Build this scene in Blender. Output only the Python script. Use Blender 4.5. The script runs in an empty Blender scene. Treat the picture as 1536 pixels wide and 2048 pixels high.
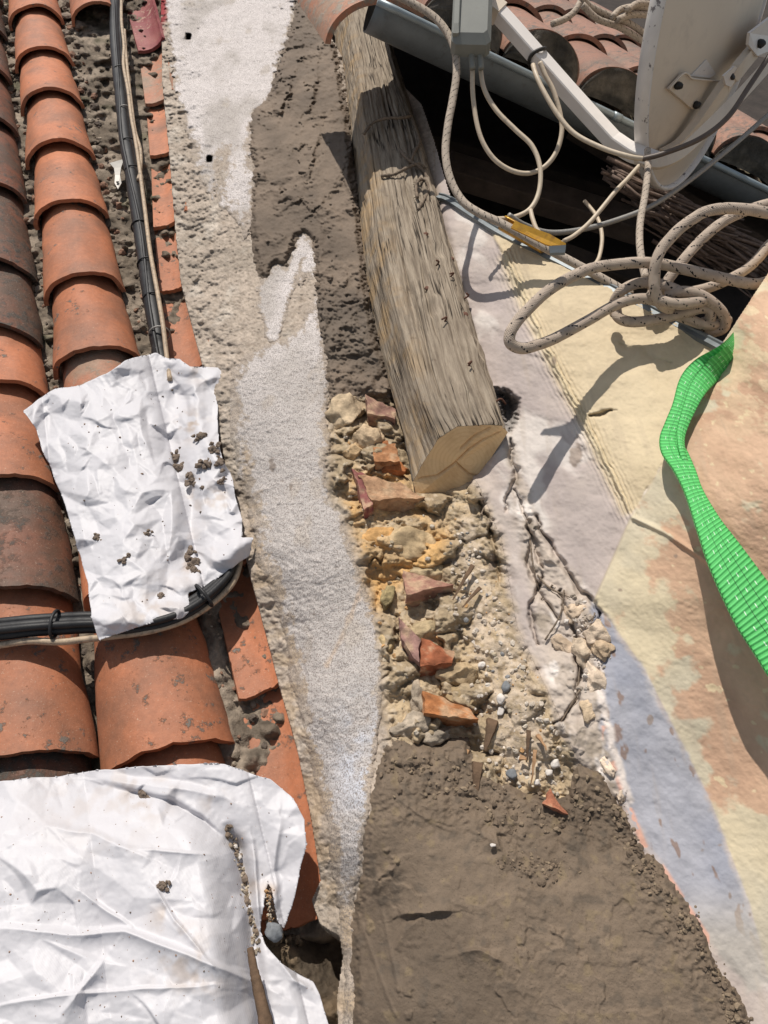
import bpy, math, random
import numpy as np
from mathutils import Vector, Matrix, noise as mnoise
R = math.radians
scene = bpy.context.scene
# ------------------------------------------------------------------ camera, world, sun
CAMZ = 6.0
PITCH = 53.0
cam_d = bpy.data.cameras.new('camera'); cam = bpy.data.objects.new('camera', cam_d)
scene.collection.objects.link(cam); scene.camera = cam
cam.location = (0, 0, CAMZ); cam.rotation_euler = (R(PITCH), 0, 0)
cam_d.sensor_fit = 'VERTICAL'; cam_d.sensor_height = 36; cam_d.lens = 26
cam_d.clip_start = 0.02; cam_d.clip_end = 200
scene.render.resolution_x = 768; scene.render.resolution_y = 1024
RM = np.array([[1,0,0],[0,math.cos(R(PITCH)),-math.sin(R(PITCH))],[0,math.sin(R(PITCH)),math.cos(R(PITCH))]])
SUN = RM @ np.array([-0.20, 0.93, 0.30]); SUN /= np.linalg.norm(SUN)
w = bpy.data.worlds.new('World'); scene.world = w; w.use_nodes = True
sky = w.node_tree.nodes.new('ShaderNodeTexSky'); sky.sky_type = 'NISHITA'; sky.sun_disc = False
sky.sun_elevation = math.asin(SUN[2]); sky.sun_rotation = math.atan2(SUN[0], SUN[1])
bg = w.node_tree.nodes['Background']; bg.inputs['Strength'].default_value = 0.10
hs_ = w.node_tree.nodes.new('ShaderNodeHueSaturation'); hs_.inputs['Saturation'].default_value = .45   # sky desaturated to take blue out of the shaded parts
w.node_tree.links.new(sky.outputs[0], hs_.inputs['Color']); w.node_tree.links.new(hs_.outputs[0], bg.inputs['Color'])
sl = bpy.data.lights.new('sun', 'SUN'); sl.energy = 4.6; sl.angle = R(0.55); sl.color = (1.0, 0.94, 0.86)
so = bpy.data.objects.new('sun', sl); scene.collection.objects.link(so)
so.rotation_euler = Vector(SUN).to_track_quat('Z', 'Y').to_euler()
scene.view_settings.view_transform = 'Standard'; scene.view_settings.look = 'None'
scene.view_settings.exposure = 0.0; scene.view_settings.gamma = 1.0

# ------------------------------------------------------------------ geometry of the place
# photo pixels are on 1536x2048; the roof is one plane (h = 0) 1.238 m from the lens, h is height above it
F = 1479.0
S_ = np.array([1.0, 0, 0]); T_ = np.array([0, .8090, -.5878]); N_ = np.array([0, .5878, .8090])
def uv(px, py): return (np.asarray(px, float) - 768) / F, (1024 - np.asarray(py, float)) / F
def cam_at_depth(px, py, d):
    u, v = uv(px, py); d = np.asarray(d, float) + 0*u
    return np.stack([u*d, v*d, -d], -1)
def depth_h(px, py, h):
    u, v = uv(px, py); return (1.238 - np.asarray(h, float)) / (.8090 - .5878*v)
def cam_at_h(px, py, h): return cam_at_depth(px, py, depth_h(px, py, h))
def st(px, py, h=0.0):
    P = cam_at_h(px, py, h); return P @ S_, P @ T_
def W(P): return np.asarray(P) @ RM.T + np.array([0, 0, CAMZ])
def PH(px, py, h): return W(cam_at_h(px, py, h))
def PD(px, py, d): return W(cam_at_depth(px, py, d))
def STH(s, t, h):
    s = np.asarray(s, float)[..., None]; t = np.asarray(t, float)[..., None]; h = np.asarray(h, float)[..., None]
    return W(s*S_ + t*T_ + (h - 1.238)*N_)
NW = RM @ N_; SW = RM @ S_; TW = RM @ T_

# ------------------------------------------------------------------ numpy noise
def hsh(ix, iy, seed):
    h = (ix.astype(np.int64)*374761393 + iy.astype(np.int64)*668265263 + seed*974634777) & 0xffffffff
    h = ((h ^ (h >> 13))*1274126177) & 0xffffffff
    return ((h ^ (h >> 16)) & 0xffffff) / float(0xffffff)
def vn(x, y, seed=0):
    ix = np.floor(x); iy = np.floor(y); fx = x-ix; fy = y-iy
    fx = fx*fx*fx*(fx*(fx*6-15)+10); fy = fy*fy*fy*(fy*(fy*6-15)+10)
    a = hsh(ix, iy, seed); b = hsh(ix+1, iy, seed); c = hsh(ix, iy+1, seed); d = hsh(ix+1, iy+1, seed)
    return (a*(1-fx)+b*fx)*(1-fy) + (c*(1-fx)+d*fx)*fy
def fbm(x, y, seed=0, octv=4, gain=.5):
    s = 0; a = 1; n = 0
    for i in range(octv):
        s = s + a*(vn(x, y, seed+i*17)-.5); n += a; a *= gain
        x, y = x*1.93*.8+y*1.93*.6+3.1, -x*1.93*.6+y*1.93*.8+7.7
    return s/n*2
def worley(x, y, seed=0):
    ix = np.floor(x); iy = np.floor(y)
    f1 = np.full(x.shape, 9.0); f2 = np.full(x.shape, 9.0); cid = np.zeros(x.shape)
    for dx in (-1, 0, 1):
        for dy in (-1, 0, 1):
            cx = ix+dx; cy = iy+dy
            d = np.hypot(cx+hsh(cx, cy, seed)-x, cy+hsh(cx, cy, seed+5)-y); k = hsh(cx, cy, seed+9)
            m = d < f1
            f2 = np.where(m, f1, np.minimum(f2, d)); cid = np.where(m, k, cid); f1 = np.where(m, d, f1)
    return f1, f2, cid
def ss(a, b, x):
    t = np.clip((x-a)/(b-a), 0, 1); return t*t*(3-2*t)
class Poly:                                       # signed distance (pixels, inside positive) sampled on a coarse grid
    X0, Y0, ST, NX, NY = -400, -400, 5.0, 460, 580
    def __init__(self, pts):
        gx, gy = np.meshgrid(self.X0+np.arange(self.NX)*self.ST, self.Y0+np.arange(self.NY)*self.ST)
        d = np.full(gx.shape, 1e9); ins = np.zeros(gx.shape, bool)
        n = len(pts)
        for i in range(n):
            ax, ay = pts[i]; bx, by = pts[(i+1) % n]; ex, ey = bx-ax, by-ay
            t = np.clip(((gx-ax)*ex+(gy-ay)*ey)/(ex*ex+ey*ey+1e-9), 0, 1)
            d = np.minimum(d, np.hypot(gx-ax-t*ex, gy-ay-t*ey))
            c = ((ay > gy) != (by > gy)) & (gx < (bx-ax)*(gy-ay)/((by-ay) if by != ay else 1e-9)+ax)
            ins ^= c
        self.g = np.where(ins, d, -d)
    def __call__(self, x, y):
        fx = np.clip((x-self.X0)/self.ST, 0, self.NX-1.001); fy = np.clip((y-self.Y0)/self.ST, 0, self.NY-1.001)
        ix = fx.astype(int); iy = fy.astype(int); fx = fx-ix; fy = fy-iy; g = self.g
        return (g[iy, ix]*(1-fx)+g[iy, ix+1]*fx)*(1-fy)+(g[iy+1, ix]*(1-fx)+g[iy+1, ix+1]*fx)*fy
def pline(pts, x, y):                             # distance, signed side, param 0..1
    best = np.full(x.shape, 1e9); side = np.zeros(x.shape); par = np.zeros(x.shape); n = len(pts)-1
    for i in range(n):
        ax, ay = pts[i]; bx, by = pts[i+1]; ex, ey = bx-ax, by-ay; L2 = ex*ex+ey*ey
        t = np.clip(((x-ax)*ex+(y-ay)*ey)/L2, 0, 1); d = np.hypot(x-ax-t*ex, y-ay-t*ey)
        sg = (ex*(y-ay)-ey*(x-ax))/math.sqrt(L2); m = d < best
        best = np.where(m, d, best); side = np.where(m, sg, side); par = np.where(m, (i+t)/n, par)
    return best, side, par

# ------------------------------------------------------------------ object helpers
col = scene.collection
def tag(o, label=None, cat=None, group=None, kind=None):
    if label: o['label'] = label
    if cat: o['category'] = cat
    if group: o['group'] = group
    if kind: o['kind'] = kind
    return o
def empty(name, loc):
    o = bpy.data.objects.new(name, None); col.objects.link(o); o.location = Vector(loc); o.empty_display_size = .05; return o
def mesh_obj(name, verts, faces, mat, parent=None, smooth=True, vcol=None, uvs=None):
    """verts in world space; the origin is put at the middle of the mesh"""
    verts = np.asarray(verts, float); c = verts.mean(0); c = (verts.min(0)+verts.max(0))/2
    me = bpy.data.meshes.new(name)
    if isinstance(faces, np.ndarray):
        nf, k = faces.shape
        me.vertices.add(len(verts)); me.vertices.foreach_set('co', (verts-c).astype(np.float32).ravel())
        me.loops.add(nf*k); me.loops.foreach_set('vertex_index', faces.astype(np.int32).ravel())
        me.polygons.add(nf); me.polygons.foreach_set('loop_start', np.arange(0, nf*k, k, dtype=np.int32))
        me.update(calc_edges=True)
    else:
        me.from_pydata([tuple(v) for v in (verts-c)], [], faces)
    me.polygons.foreach_set('use_smooth', np.full(len(me.polygons), smooth, dtype=bool))
    if vcol is not None:
        a = me.color_attributes.new('Col', 'FLOAT_COLOR', 'POINT')
        a.data.foreach_set('color', np.concatenate([vcol, np.ones((len(vcol), 1))], 1).astype(np.float32).ravel())
    if uvs is not None:
        ul = me.uv_layers.new(name='UVMap'); li = np.empty(len(me.loops), np.int32); me.loops.foreach_get('vertex_index', li)
        ul.data.foreach_set('uv', np.asarray(uvs, np.float32)[li].ravel())
    me.materials.append(mat); me.update()
    o = bpy.data.objects.new(name, me); col.objects.link(o)
    if parent is not None:
        o.parent = parent; o.location = Vector(c) - world_loc(parent)
    else: o.location = Vector(c)
    return o
def world_loc(o):
    v = Vector(o.location)
    while o.parent: o = o.parent; v += o.location
    return v
def grid_faces(ny, nx, keep=None):
    i = np.arange(ny*nx).reshape(ny, nx)
    q = np.stack([i[:-1, :-1], i[1:, :-1], i[1:, 1:], i[:-1, 1:]], -1).reshape(-1, 4)
    if keep is not None: q = q[keep.ravel()[q].all(1)]
    return q
def relief(name, box, step, hfun, mat, parent=None, keepfun=None, colfun=None, skirt=0.0, snap=None, fsel=None):
    x0, y0, x1, y1 = box
    X, Y = np.meshgrid(np.arange(x0, x1+step, step, dtype=float), np.arange(y0, y1+step, step, dtype=float))
    s, t = st(X, Y, .1)
    if snap:                                      # pull the rim vertices onto the outline
        D = snap(X, Y); gy, gx = np.gradient(D, step); g2 = np.maximum(gx*gx+gy*gy, .2); m = (D > -step*.75) & (D < step*.75); X = np.where(m, X-gx*D/g2, X); Y = np.where(m, Y-gy*D/g2, Y); s, t = st(X, Y, .1)
    h = hfun(X, Y, s, t)
    keep = keepfun(X, Y, h) if keepfun else np.ones(X.shape, bool)
    P = PH(X, Y, h).reshape(-1, 3); q = grid_faces(*X.shape, keep)
    if fsel: q = q[fsel(X.ravel()[q].mean(1), Y.ravel()[q].mean(1))]
    C_ = colfun(X, Y, s, t).reshape(-1, 3) if colfun else None
    used = np.unique(q); rm = np.full(len(P), -1); rm[used] = np.arange(len(used)); q = rm[q]; P = P[used]
    if C_ is not None: C_ = C_[used]
    if skirt:
        e = np.concatenate([q[:, [0, 1]], q[:, [1, 2]], q[:, [2, 3]], q[:, [3, 0]]]); k = np.sort(e, 1); key = k[:, 0].astype(np.int64)*len(P)+k[:, 1]
        u, idx, cnt = np.unique(key, return_index=True, return_counts=True); be = e[idx[cnt == 1]]
        bv = np.unique(be); m2 = np.full(len(P), -1); m2[bv] = len(P)+np.arange(len(bv))
        P = np.concatenate([P, P[bv]-NW*skirt]); q = np.concatenate([q, np.stack([be[:, 1], be[:, 0], m2[be[:, 0]], m2[be[:, 1]]], 1)])
        if C_ is not None: C_ = np.concatenate([C_, C_[bv]])
    return mesh_obj(name, P, q, mat, parent, True, C_)
def crom(pts, n=8):
    pts = [np.array(p, float) for p in pts]; P = [2*pts[0]-pts[1]]+pts+[2*pts[-1]-pts[-2]]; out = []
    for i in range(1, len(P)-2):
        for k in range(n):
            t = k/n; a, b, c, d = P[i-1], P[i], P[i+1], P[i+2]
            out.append(.5*((2*b)+(-a+c)*t+(2*a-5*b+4*c-d)*t*t+(-a+3*b-3*c+d)*t**3))
    out.append(P[-2]); return np.array(out)
def sweep_data(path, prof, up=None, closed=True, scale=None, cap=True, twist=0.0):
    """path (n,3) world, prof (m,2)"""
    n = len(path); T = np.gradient(path, axis=0); T /= np.linalg.norm(T, axis=1)[:, None]+1e-12
    if up is None:
        up = np.array([0, 0, 1.0]) if abs(T[0][2]) < .9 else np.array([1.0, 0, 0])
        a = np.cross(T[0], up); a /= np.linalg.norm(a); A = [a]
        for i in range(1, n):
            a = A[-1]-T[i]*np.dot(A[-1], T[i]); A.append(a/np.linalg.norm(a))
        A = np.array(A); B = np.cross(A, T)
    else:
        A = np.cross(T, up); A /= np.linalg.norm(A, axis=1)[:, None]; B = np.cross(A, T)
    prof = np.asarray(prof, float); m = len(prof); sc = np.ones(n) if scale is None else np.asarray(scale)
    V = path[:, None, :]+sc[:, None, None]*(prof[None, :, 0, None]*A[:, None, :]+prof[None, :, 1, None]*B[:, None, :])
    L = np.concatenate([[0], np.cumsum(np.linalg.norm(np.diff(path, axis=0), axis=1))])
    F_ = []
    mm = m if closed else m-1
    for i in range(n-1):
        for j in range(mm):
            k = (j+1) % m; F_.append((i*m+j, (i+1)*m+j, (i+1)*m+k, i*m+k))
    if cap and closed: F_.append(tuple(range(m))[::1]); F_.append(tuple((n-1)*m+j for j in range(m))[::-1])
    UV = np.stack([np.tile(np.arange(m)/m, n), np.repeat(L, m)], 1)
    return V.reshape(-1, 3), F_, UV
def circ(r, m=10): a = np.arange(m)*2*math.pi/m; return np.stack([r*np.cos(a), r*np.sin(a)], 1)
def tube(name, path, r, mat, parent=None, m=10, scale=None):
    V, F_, UV = sweep_data(np.asarray(path), circ(r, m), scale=scale); return mesh_obj(name, V, F_, mat, parent, True, uvs=UV)
class MB:
    def __init__(self): self.v = []; self.f = []; self.n = 0; self.c = []
    def add(self, V, F_, c=None):
        V = np.asarray(V); self.v.append(V); self.f += [tuple(int(i)+self.n for i in f) for f in F_]; self.n += len(V)
        if c is not None: self.c.append(np.tile(np.asarray(c, float), (len(V), 1)))
    def build(self, name, mat, parent=None, smooth=True):
        return mesh_obj(name, np.concatenate(self.v), self.f, mat, parent, smooth, vcol=np.concatenate(self.c) if self.c else None)
def box_data(c, ax, ay, az, hx, hy, hz, bev=.12):
    """bevelled box from half sizes along three unit axes"""
    V = []; F_ = []; c = np.asarray(c)
    b = bev*min(hx, hy, hz)
    prof = [(-hx+b, -hy), (hx-b, -hy), (hx, -hy+b), (hx, hy-b), (hx-b, hy), (-hx+b, hy), (-hx, hy-b), (-hx, -hy+b)]
    lv = [(-hz, 1-b/min(hx, hy)), (-hz+b, 1), (hz-b, 1), (hz, 1-b/min(hx, hy))]
    for z, k in lv:
        for x, y in prof: V.append(c+ax*x*k+ay*y*k+az*z)
    for i in range(3):
        for j in range(8): F_.append((i*8+j, i*8+(j+1) % 8, (i+1)*8+(j+1) % 8, (i+1)*8+j))
    F_.append(tuple(range(7, -1, -1))); F_.append(tuple(range(24, 32)))
    return np.array(V), F_
def ico(sub):
    import bmesh
    bm = bmesh.new(); bmesh.ops.create_icosphere(bm, subdivisions=sub, radius=1)
    V = np.array([v.co[:] for v in bm.verts]); F_ = [tuple(v.index for v in f.verts) for f in bm.faces]; bm.free(); return V, F_
ICO = {k: ico(k) for k in (1, 2, 3, 4)}
def rock_data(c, size, seed, sub=2, rough=.12, cuts=7, squash=(1, 1, .75), frame=None):
    rs = np.random.RandomState(seed); V, F_ = ICO[sub]; V = V.copy()
    for _ in range(cuts):
        n = rs.normal(size=3); n /= np.linalg.norm(n); k = rs.uniform(.55, .85); d = V@n
        V = V-np.where(d > k, d-k, 0)[:, None]*n
    if rough:
        o = rs.uniform(-50, 50, 3)
        dv = np.array([mnoise.fractal(Vector(p*1.8+o), .9, 2.1, 4) for p in V]); V = V*(1+rough*dv)[:, None]
    V = V*np.array(squash)
    if frame is None:
        a = rs.uniform(0, 6.28); ca, sa = math.cos(a), math.sin(a)
        fr = np.stack([ca*SW+sa*TW, -sa*SW+ca*TW, NW])
    else: fr = frame
    return np.asarray(c)+size*(V@fr), F_

# ------------------------------------------------------------------ materials
def newmat(name):
    m = bpy.data.materials.new(name); m.use_nodes = True; nt = m.node_tree; b = nt.nodes['Principled BSDF']; return m, nt, b
def N(nt, t, **k):
    n = nt.nodes.new(t)
    for a, v in k.items():
        if a in n.inputs: n.inputs[a].default_value = v
        else: setattr(n, a, v)
    return n
def noise(nt, scale, detail=4, rough=.55, vec=None, dist=0.0):
    n = N(nt, 'ShaderNodeTexNoise', Scale=scale, Detail=detail, Roughness=rough, Distortion=dist)
    if vec is None:
        tc = nt.nodes.get('TC') or nt.nodes.new('ShaderNodeTexCoord'); tc.name = 'TC'; vec = tc.outputs['Object']
    nt.links.new(vec, n.inputs['Vector']); return n.outputs['Fac']
def objvec(nt):
    tc = nt.nodes.get('TC') or nt.nodes.new('ShaderNodeTexCoord'); tc.name = 'TC'; return tc.outputs['Object']
def ramp(nt, fac, stops):
    r = nt.nodes.new('ShaderNodeValToRGB'); e = r.color_ramp.elements
    while len(e) < len(stops): e.new(.5)
    for i, (p, c) in enumerate(stops):
        e[i].position = p; e[i].color = (c, c, c, 1) if isinstance(c, (int, float)) else (*c, 1)
    nt.links.new(fac, r.inputs[0]); return r.outputs[0]
def mixc(nt, fac, a, b, blend='MIX'):
    m = nt.nodes.new('ShaderNodeMix'); m.data_type = 'RGBA'; m.blend_type = blend
    for sock, v in ((m.inputs[0], fac), (m.inputs[6], a), (m.inputs[7], b)):
        if isinstance(v, (int, float)): sock.default_value = v
        elif isinstance(v, tuple): sock.default_value = (*v, 1)
        else: nt.links.new(v, sock)
    return m.outputs[2]
def math_(nt, op, a, b=None):
    m = nt.nodes.new('ShaderNodeMath'); m.operation = op
    for i, v in enumerate((a, b)):
        if v is None: continue
        if isinstance(v, (int, float)): m.inputs[i].default_value = v
        else: nt.links.new(v, m.inputs[i])
    return m.outputs[0]
def bump(nt, b, hs, dist=.002, strength=1.0):
    bp = N(nt, 'ShaderNodeBump', Strength=strength, Distance=dist); nt.links.new(hs, bp.inputs['Height']); nt.links.new(bp.outputs[0], b.inputs['Normal'])
def attr_mat(name, rough=.9, vary=(.8, 1.15), vscale=60, grain=350, gd=.0015, gs=.6, speck=None, spec=.25):
    """Col attribute x noise variation, with fine bump"""
    m, nt, b = newmat(name); a = N(nt, 'ShaderNodeVertexColor', layer_name='Col')
    v = ramp(nt, noise(nt, vscale, 6, .65), [(.3, vary[0]), (.7, vary[1])])
    c = mixc(nt, 1.0, a.outputs[0], v, 'MULTIPLY')
    if speck:
        sc, lo, hi, cc, amt = speck
        f = ramp(nt, noise(nt, sc, 3, .6), [(lo, 1.0), (hi, 0.0)])
        c = mixc(nt, math_(nt, 'MULTIPLY', f, amt), c, cc)
    nt.links.new(c, b.inputs['Base Color']); b.inputs['Roughness'].default_value = rough; b.inputs['Specular IOR Level'].default_value = spec
    h = math_(nt, 'ADD', noise(nt, grain, 5, .7), math_(nt, 'MULTIPLY', noise(nt, grain*.3, 3, .6), 1.5))
    bump(nt, b, h, gd, gs); return m
def plain(name, colr, rough=.5, metal=0.0, vary=.1, vscale=40, grain=200, gd=.0003, dirt=None, spec=.4):
    m, nt, b = newmat(name)
    v = ramp(nt, noise(nt, vscale, 5, .6), [(.3, 1-vary), (.7, 1+vary)]); c = mixc(nt, 1.0, tuple(colr), v, 'MULTIPLY')
    if dirt:
        f = ramp(nt, noise(nt, dirt[0], 6, .7), [(dirt[1], 0.0), (dirt[2], 1.0)]); c = mixc(nt, math_(nt, 'MULTIPLY', f, dirt[4]), c, tuple(dirt[3]))
    nt.links.new(c, b.inputs['Base Color']); b.inputs['Roughness'].default_value = rough; b.inputs['Metallic'].default_value = metal
    b.inputs['Specular IOR Level'].default_value = spec
    bump(nt, b, noise(nt, grain, 4, .6), gd, .6); return m

M = {}
M['bed'] = attr_mat('bed_dirt', .95, (.6, 1.3), 45, 260, .003, .8)
M['render'] = attr_mat('old_render', .95, (.72, 1.2), 55, 300, .0022, .8, speck=(420, .33, .42, (.16, .135, .115), .45))
M['white'] = attr_mat('white_stucco', .85, (.9, 1.06), 30, 520, .0016, .9, speck=(430, .42, .50, (.22, .19, .17), .85))
M['wet'] = attr_mat('wet_mortar', .82, (.82, 1.15), 22, 420, .0013, .7, speck=(600, .33, .40, (.05, .042, .035), .6), spec=.35)
M['stone'] = attr_mat('rubble_stone', .93, (.65, 1.25), 70, 330, .002, .8)
M['smoothwall'] = attr_mat('painted_plaster', .8, (.86, 1.06), 24, 330, .0007, .55)
M['wood'] = None
def clay(name, base, old, lich, rough=.62, lim=(.56, .66), olim=(.45, .7)):
    m, nt, b = newmat(name); oi = N(nt, 'ShaderNodeObjectInfo')
    v = nt.nodes.new('ShaderNodeVectorMath'); v.operation = 'ADD'; nt.links.new(objvec(nt), v.inputs[0]); nt.links.new(oi.outputs['Random'], v.inputs[1])
    vs = nt.nodes.new('ShaderNodeVectorMath'); vs.operation = 'SCALE'; vs.inputs[3].default_value = 1.0
    cx = nt.nodes.new('ShaderNodeCombineXYZ')
    for i in range(3): nt.links.new(math_(nt, 'MULTIPLY', oi.outputs['Random'], 13.0*(i+1)), cx.inputs[i])
    nt.links.new(cx.outputs[0], v.inputs[1]); vec = v.outputs[0]
    f1 = ramp(nt, noise(nt, 7, 6, .6, vec), [(olim[0], 0.0), (olim[1], 1.0)])
    c = mixc(nt, f1, base, old)
    br = math_(nt, 'ADD', .78, math_(nt, 'MULTIPLY', oi.outputs['Random'], .4)); c = mixc(nt, 1.0, c, ramp(nt, br, [(0, 0.0), (1, 1.0)]), 'MULTIPLY')
    big = ramp(nt, noise(nt, 5, 3, .5, vec), [(.35, .8), (.65, 1.0)])
    lf = ramp(nt, math_(nt, 'MULTIPLY', noise(nt, 42, 9, .72, vec), big), [(lim[0], 0.0), (lim[1], 1.0)])
    c = mixc(nt, lf, c, lich)
    f3 = ramp(nt, noise(nt, 300, 3, .6, vec), [(.63, 0.0), (.72, 1.0)]); c = mixc(nt, math_(nt, 'MULTIPLY', f3, .5), c, (.5, .38, .28))
    fine = ramp(nt, noise(nt, 90, 5, .6, vec), [(.3, .86), (.7, 1.1)]); c = mixc(nt, 1.0, c, fine, 'MULTIPLY')
    nt.links.new(c, b.inputs['Base Color']); b.inputs['Roughness'].default_value = rough; b.inputs['Specular IOR Level'].default_value = .35
    h = math_(nt, 'ADD', noise(nt, 260, 5, .65, vec), math_(nt, 'MULTIPLY', lf, 1.2)); bump(nt, b, h, .0009, .7); return m
M['clay_new'] = clay('fresh_clay', (.47, .172, .082), (.24, .115, .07), (.14, .115, .095), lim=(.545, .60), olim=(.40, .72))
M['clay_old'] = clay('weathered_clay', (.20, .078, .045), (.10, .062, .043), (.06, .052, .043), lim=(.44, .56), olim=(.36, .58))
M['clay_mix'] = clay('dusty_clay', (.42, .175, .10), (.32, .21, .145), (.27, .225, .175), lim=(.44, .54), olim=(.4, .6))
M['clay_up'] = clay('faded_clay', (.30, .155, .105), (.20, .14, .105), (.11, .10, .085), lim=(.47, .58))
M['clay_red'] = clay('red_painted_clay', (.20, .035, .038), (.30, .10, .085), (.38, .21, .16), lim=(.52, .56))
M['black'] = plain('black_sheath', (.014, .014, .015), .55, 0, .2, 60, 240, .0006, dirt=(110, .66, .72, (.25, .22, .2), .7))
M['beige_cable'] = plain('beige_cable_sheath', (.42, .32, .22), .6, 0, .15, 60, dirt=(90, .5, .65, (.12, .1, .08), .7))
M['zinc'] = plain('zinc', (.16, .18, .19), .5, .35, .18, 16, 120, .0004, dirt=(40, .55, .7, (.10, .10, .10), .6))
M['zinc_light'] = plain('zinc_bead', (.30, .35, .37), .45, .4, .12, 20, 120, .0003)
M['dish'] = plain('painted_steel_dish', (.66, .57, .46), .45, 0, .05, 6, 200, .0001, dirt=(9, .55, .75, (.40, .33, .27), .5))
M['arm'] = plain('white_steel', (.74, .70, .66), .4, 0, .04, 30, 200, .0001, dirt=(30, .62, .7, (.45, .40, .34), .5))
M['rim'] = plain('chipped_rim', (.70, .66, .62), .5, 0, .06, 30, 200, .0001, dirt=(45, .60, .63, (.14, .12, .12), .9))
M['bolt'] = plain('black_bolt', (.02, .018, .016), .6, 0, .2, 90)
M['box'] = plain('grey_plastic', (.20, .205, .185), .55, 0, .07, 20, 300, .0001, dirt=(25, .6, .75, (.12, .11, .1), .5))
M['dark'] = plain('shade_dark_timber', (.035, .027, .022), .9, 0, .35, 18, 60, .003)  # near-black colour keeps the eave opening in shade against sky bounce
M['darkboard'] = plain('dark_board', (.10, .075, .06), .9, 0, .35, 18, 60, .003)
M['reed'] = plain('dry_twigs', (.14, .10, .08), .9, 0, .4, 80, 200, .001)
M['tendril'] = plain('dry_tendril', (.17, .13, .095), .95, 0, .4, 200, 500, .001)
M['rust'] = plain('rusty_nail', (.12, .055, .035), .85, 0, .3, 200, 500, .001)
M['gold'] = plain('amber_lacquer', (.50, .27, .035), .3, .35, .25, 40, 200, .0002, dirt=(60, .5, .65, (.22, .11, .05), .6))
M['steelrope'] = plain('steel_rope', (.28, .27, .25), .5, .3, .2, 300)
M['splinter'] = plain('splintered_wood', (.32, .19, .10), .85, 0, .3, 90, 300, .001)
M['stick'] = plain('brown_stick', (.12, .075, .045), .9, 0, .4, 60, 300, .0015)
M['crumb'] = plain('mortar_crumb', (.17, .13, .10), .95, 0, .35, 200, 500, .002)
M['pebwhite'] = plain('lime_pebble', (.62, .57, .52), .9, 0, .12, 150, 500, .001)
M['pebgrey'] = plain('grey_pebble', (.17, .18, .19), .8, 0, .2, 200, 500, .001)
M['ground'] = plain('ground_dirt', (.2, .18, .15), .95, 0, .2, 3)
M['leaf'] = plain('dead_leaf', (.33, .18, .08), .8)
M['clipmetal'] = plain('galvanised_clip', (.30, .285, .26), .5, .2, .1)

def rope_mat(name, base, fleck, rad, dens=.7):
    m, nt, b = newmat(name); uvn = N(nt, 'ShaderNodeUVMap'); sp = N(nt, 'ShaderNodeSeparateXYZ'); nt.links.new(uvn.outputs[0], sp.inputs[0])
    U, V = sp.outputs[0], sp.outputs[1]
    per = rad*1.1
    def strand(sgn):
        a = math_(nt, 'ADD', math_(nt, 'MULTIPLY', U, 12.0*sgn), math_(nt, 'MULTIPLY', V, 1.0/per*3)); return math_(nt, 'SINE', math_(nt, 'MULTIPLY', a, 6.2832)), a
    s1, a1 = strand(1); s2, a2 = strand(-1); h = math_(nt, 'MAXIMUM', s1, s2)
    cx = N(nt, 'ShaderNodeCombineXYZ'); nt.links.new(math_(nt, 'FLOOR', a1), cx.inputs[0]); nt.links.new(math_(nt, 'FLOOR', a2), cx.inputs[1])
    wn = N(nt, 'ShaderNodeTexWhiteNoise', noise_dimensions='2D'); nt.links.new(cx.outputs[0], wn.inputs['Vector'])
    fl = math_(nt, 'GREATER_THAN', wn.outputs[0], dens)
    # flecks only on two tracer strands round the rope
    tr = math_(nt, 'GREATER_THAN', math_(nt, 'SINE', math_(nt, 'MULTIPLY', math_(nt, 'ADD', math_(nt, 'MULTIPLY', U, 3.0), math_(nt, 'MULTIPLY', V, .35/per)), 6.2832)), .80)
    fac = math_(nt, 'MULTIPLY', fl, tr)
    c = mixc(nt, ramp(nt, noise(nt, 60, 5, .6), [(.35, 0.0), (.65, 1.0)]), tuple(base), tuple(x*.78 for x in base))
    c = mixc(nt, fac, c, fleck); nt.links.new(c, b.inputs['Base Color']); b.inputs['Roughness'].default_value = .85; b.inputs['Specular IOR Level'].default_value = .2
    bump(nt, b, h, rad*.1, .6); return m
M['rope'] = rope_mat('braided_rope', (.50, .41, .33), (.03, .028, .03), .010)
M['cord'] = rope_mat('thin_braided_cord', (.50, .42, .34), (.05, .045, .04), .005, .6)
M['coax'] = plain('pale_coax', (.52, .43, .32), .5, 0, .12, 40, dirt=(40, .55, .7, (.2, .16, .12), .6))
M['coaxdark'] = plain('brown_coax', (.10, .075, .06), .5, 0, .2, 40)

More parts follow.
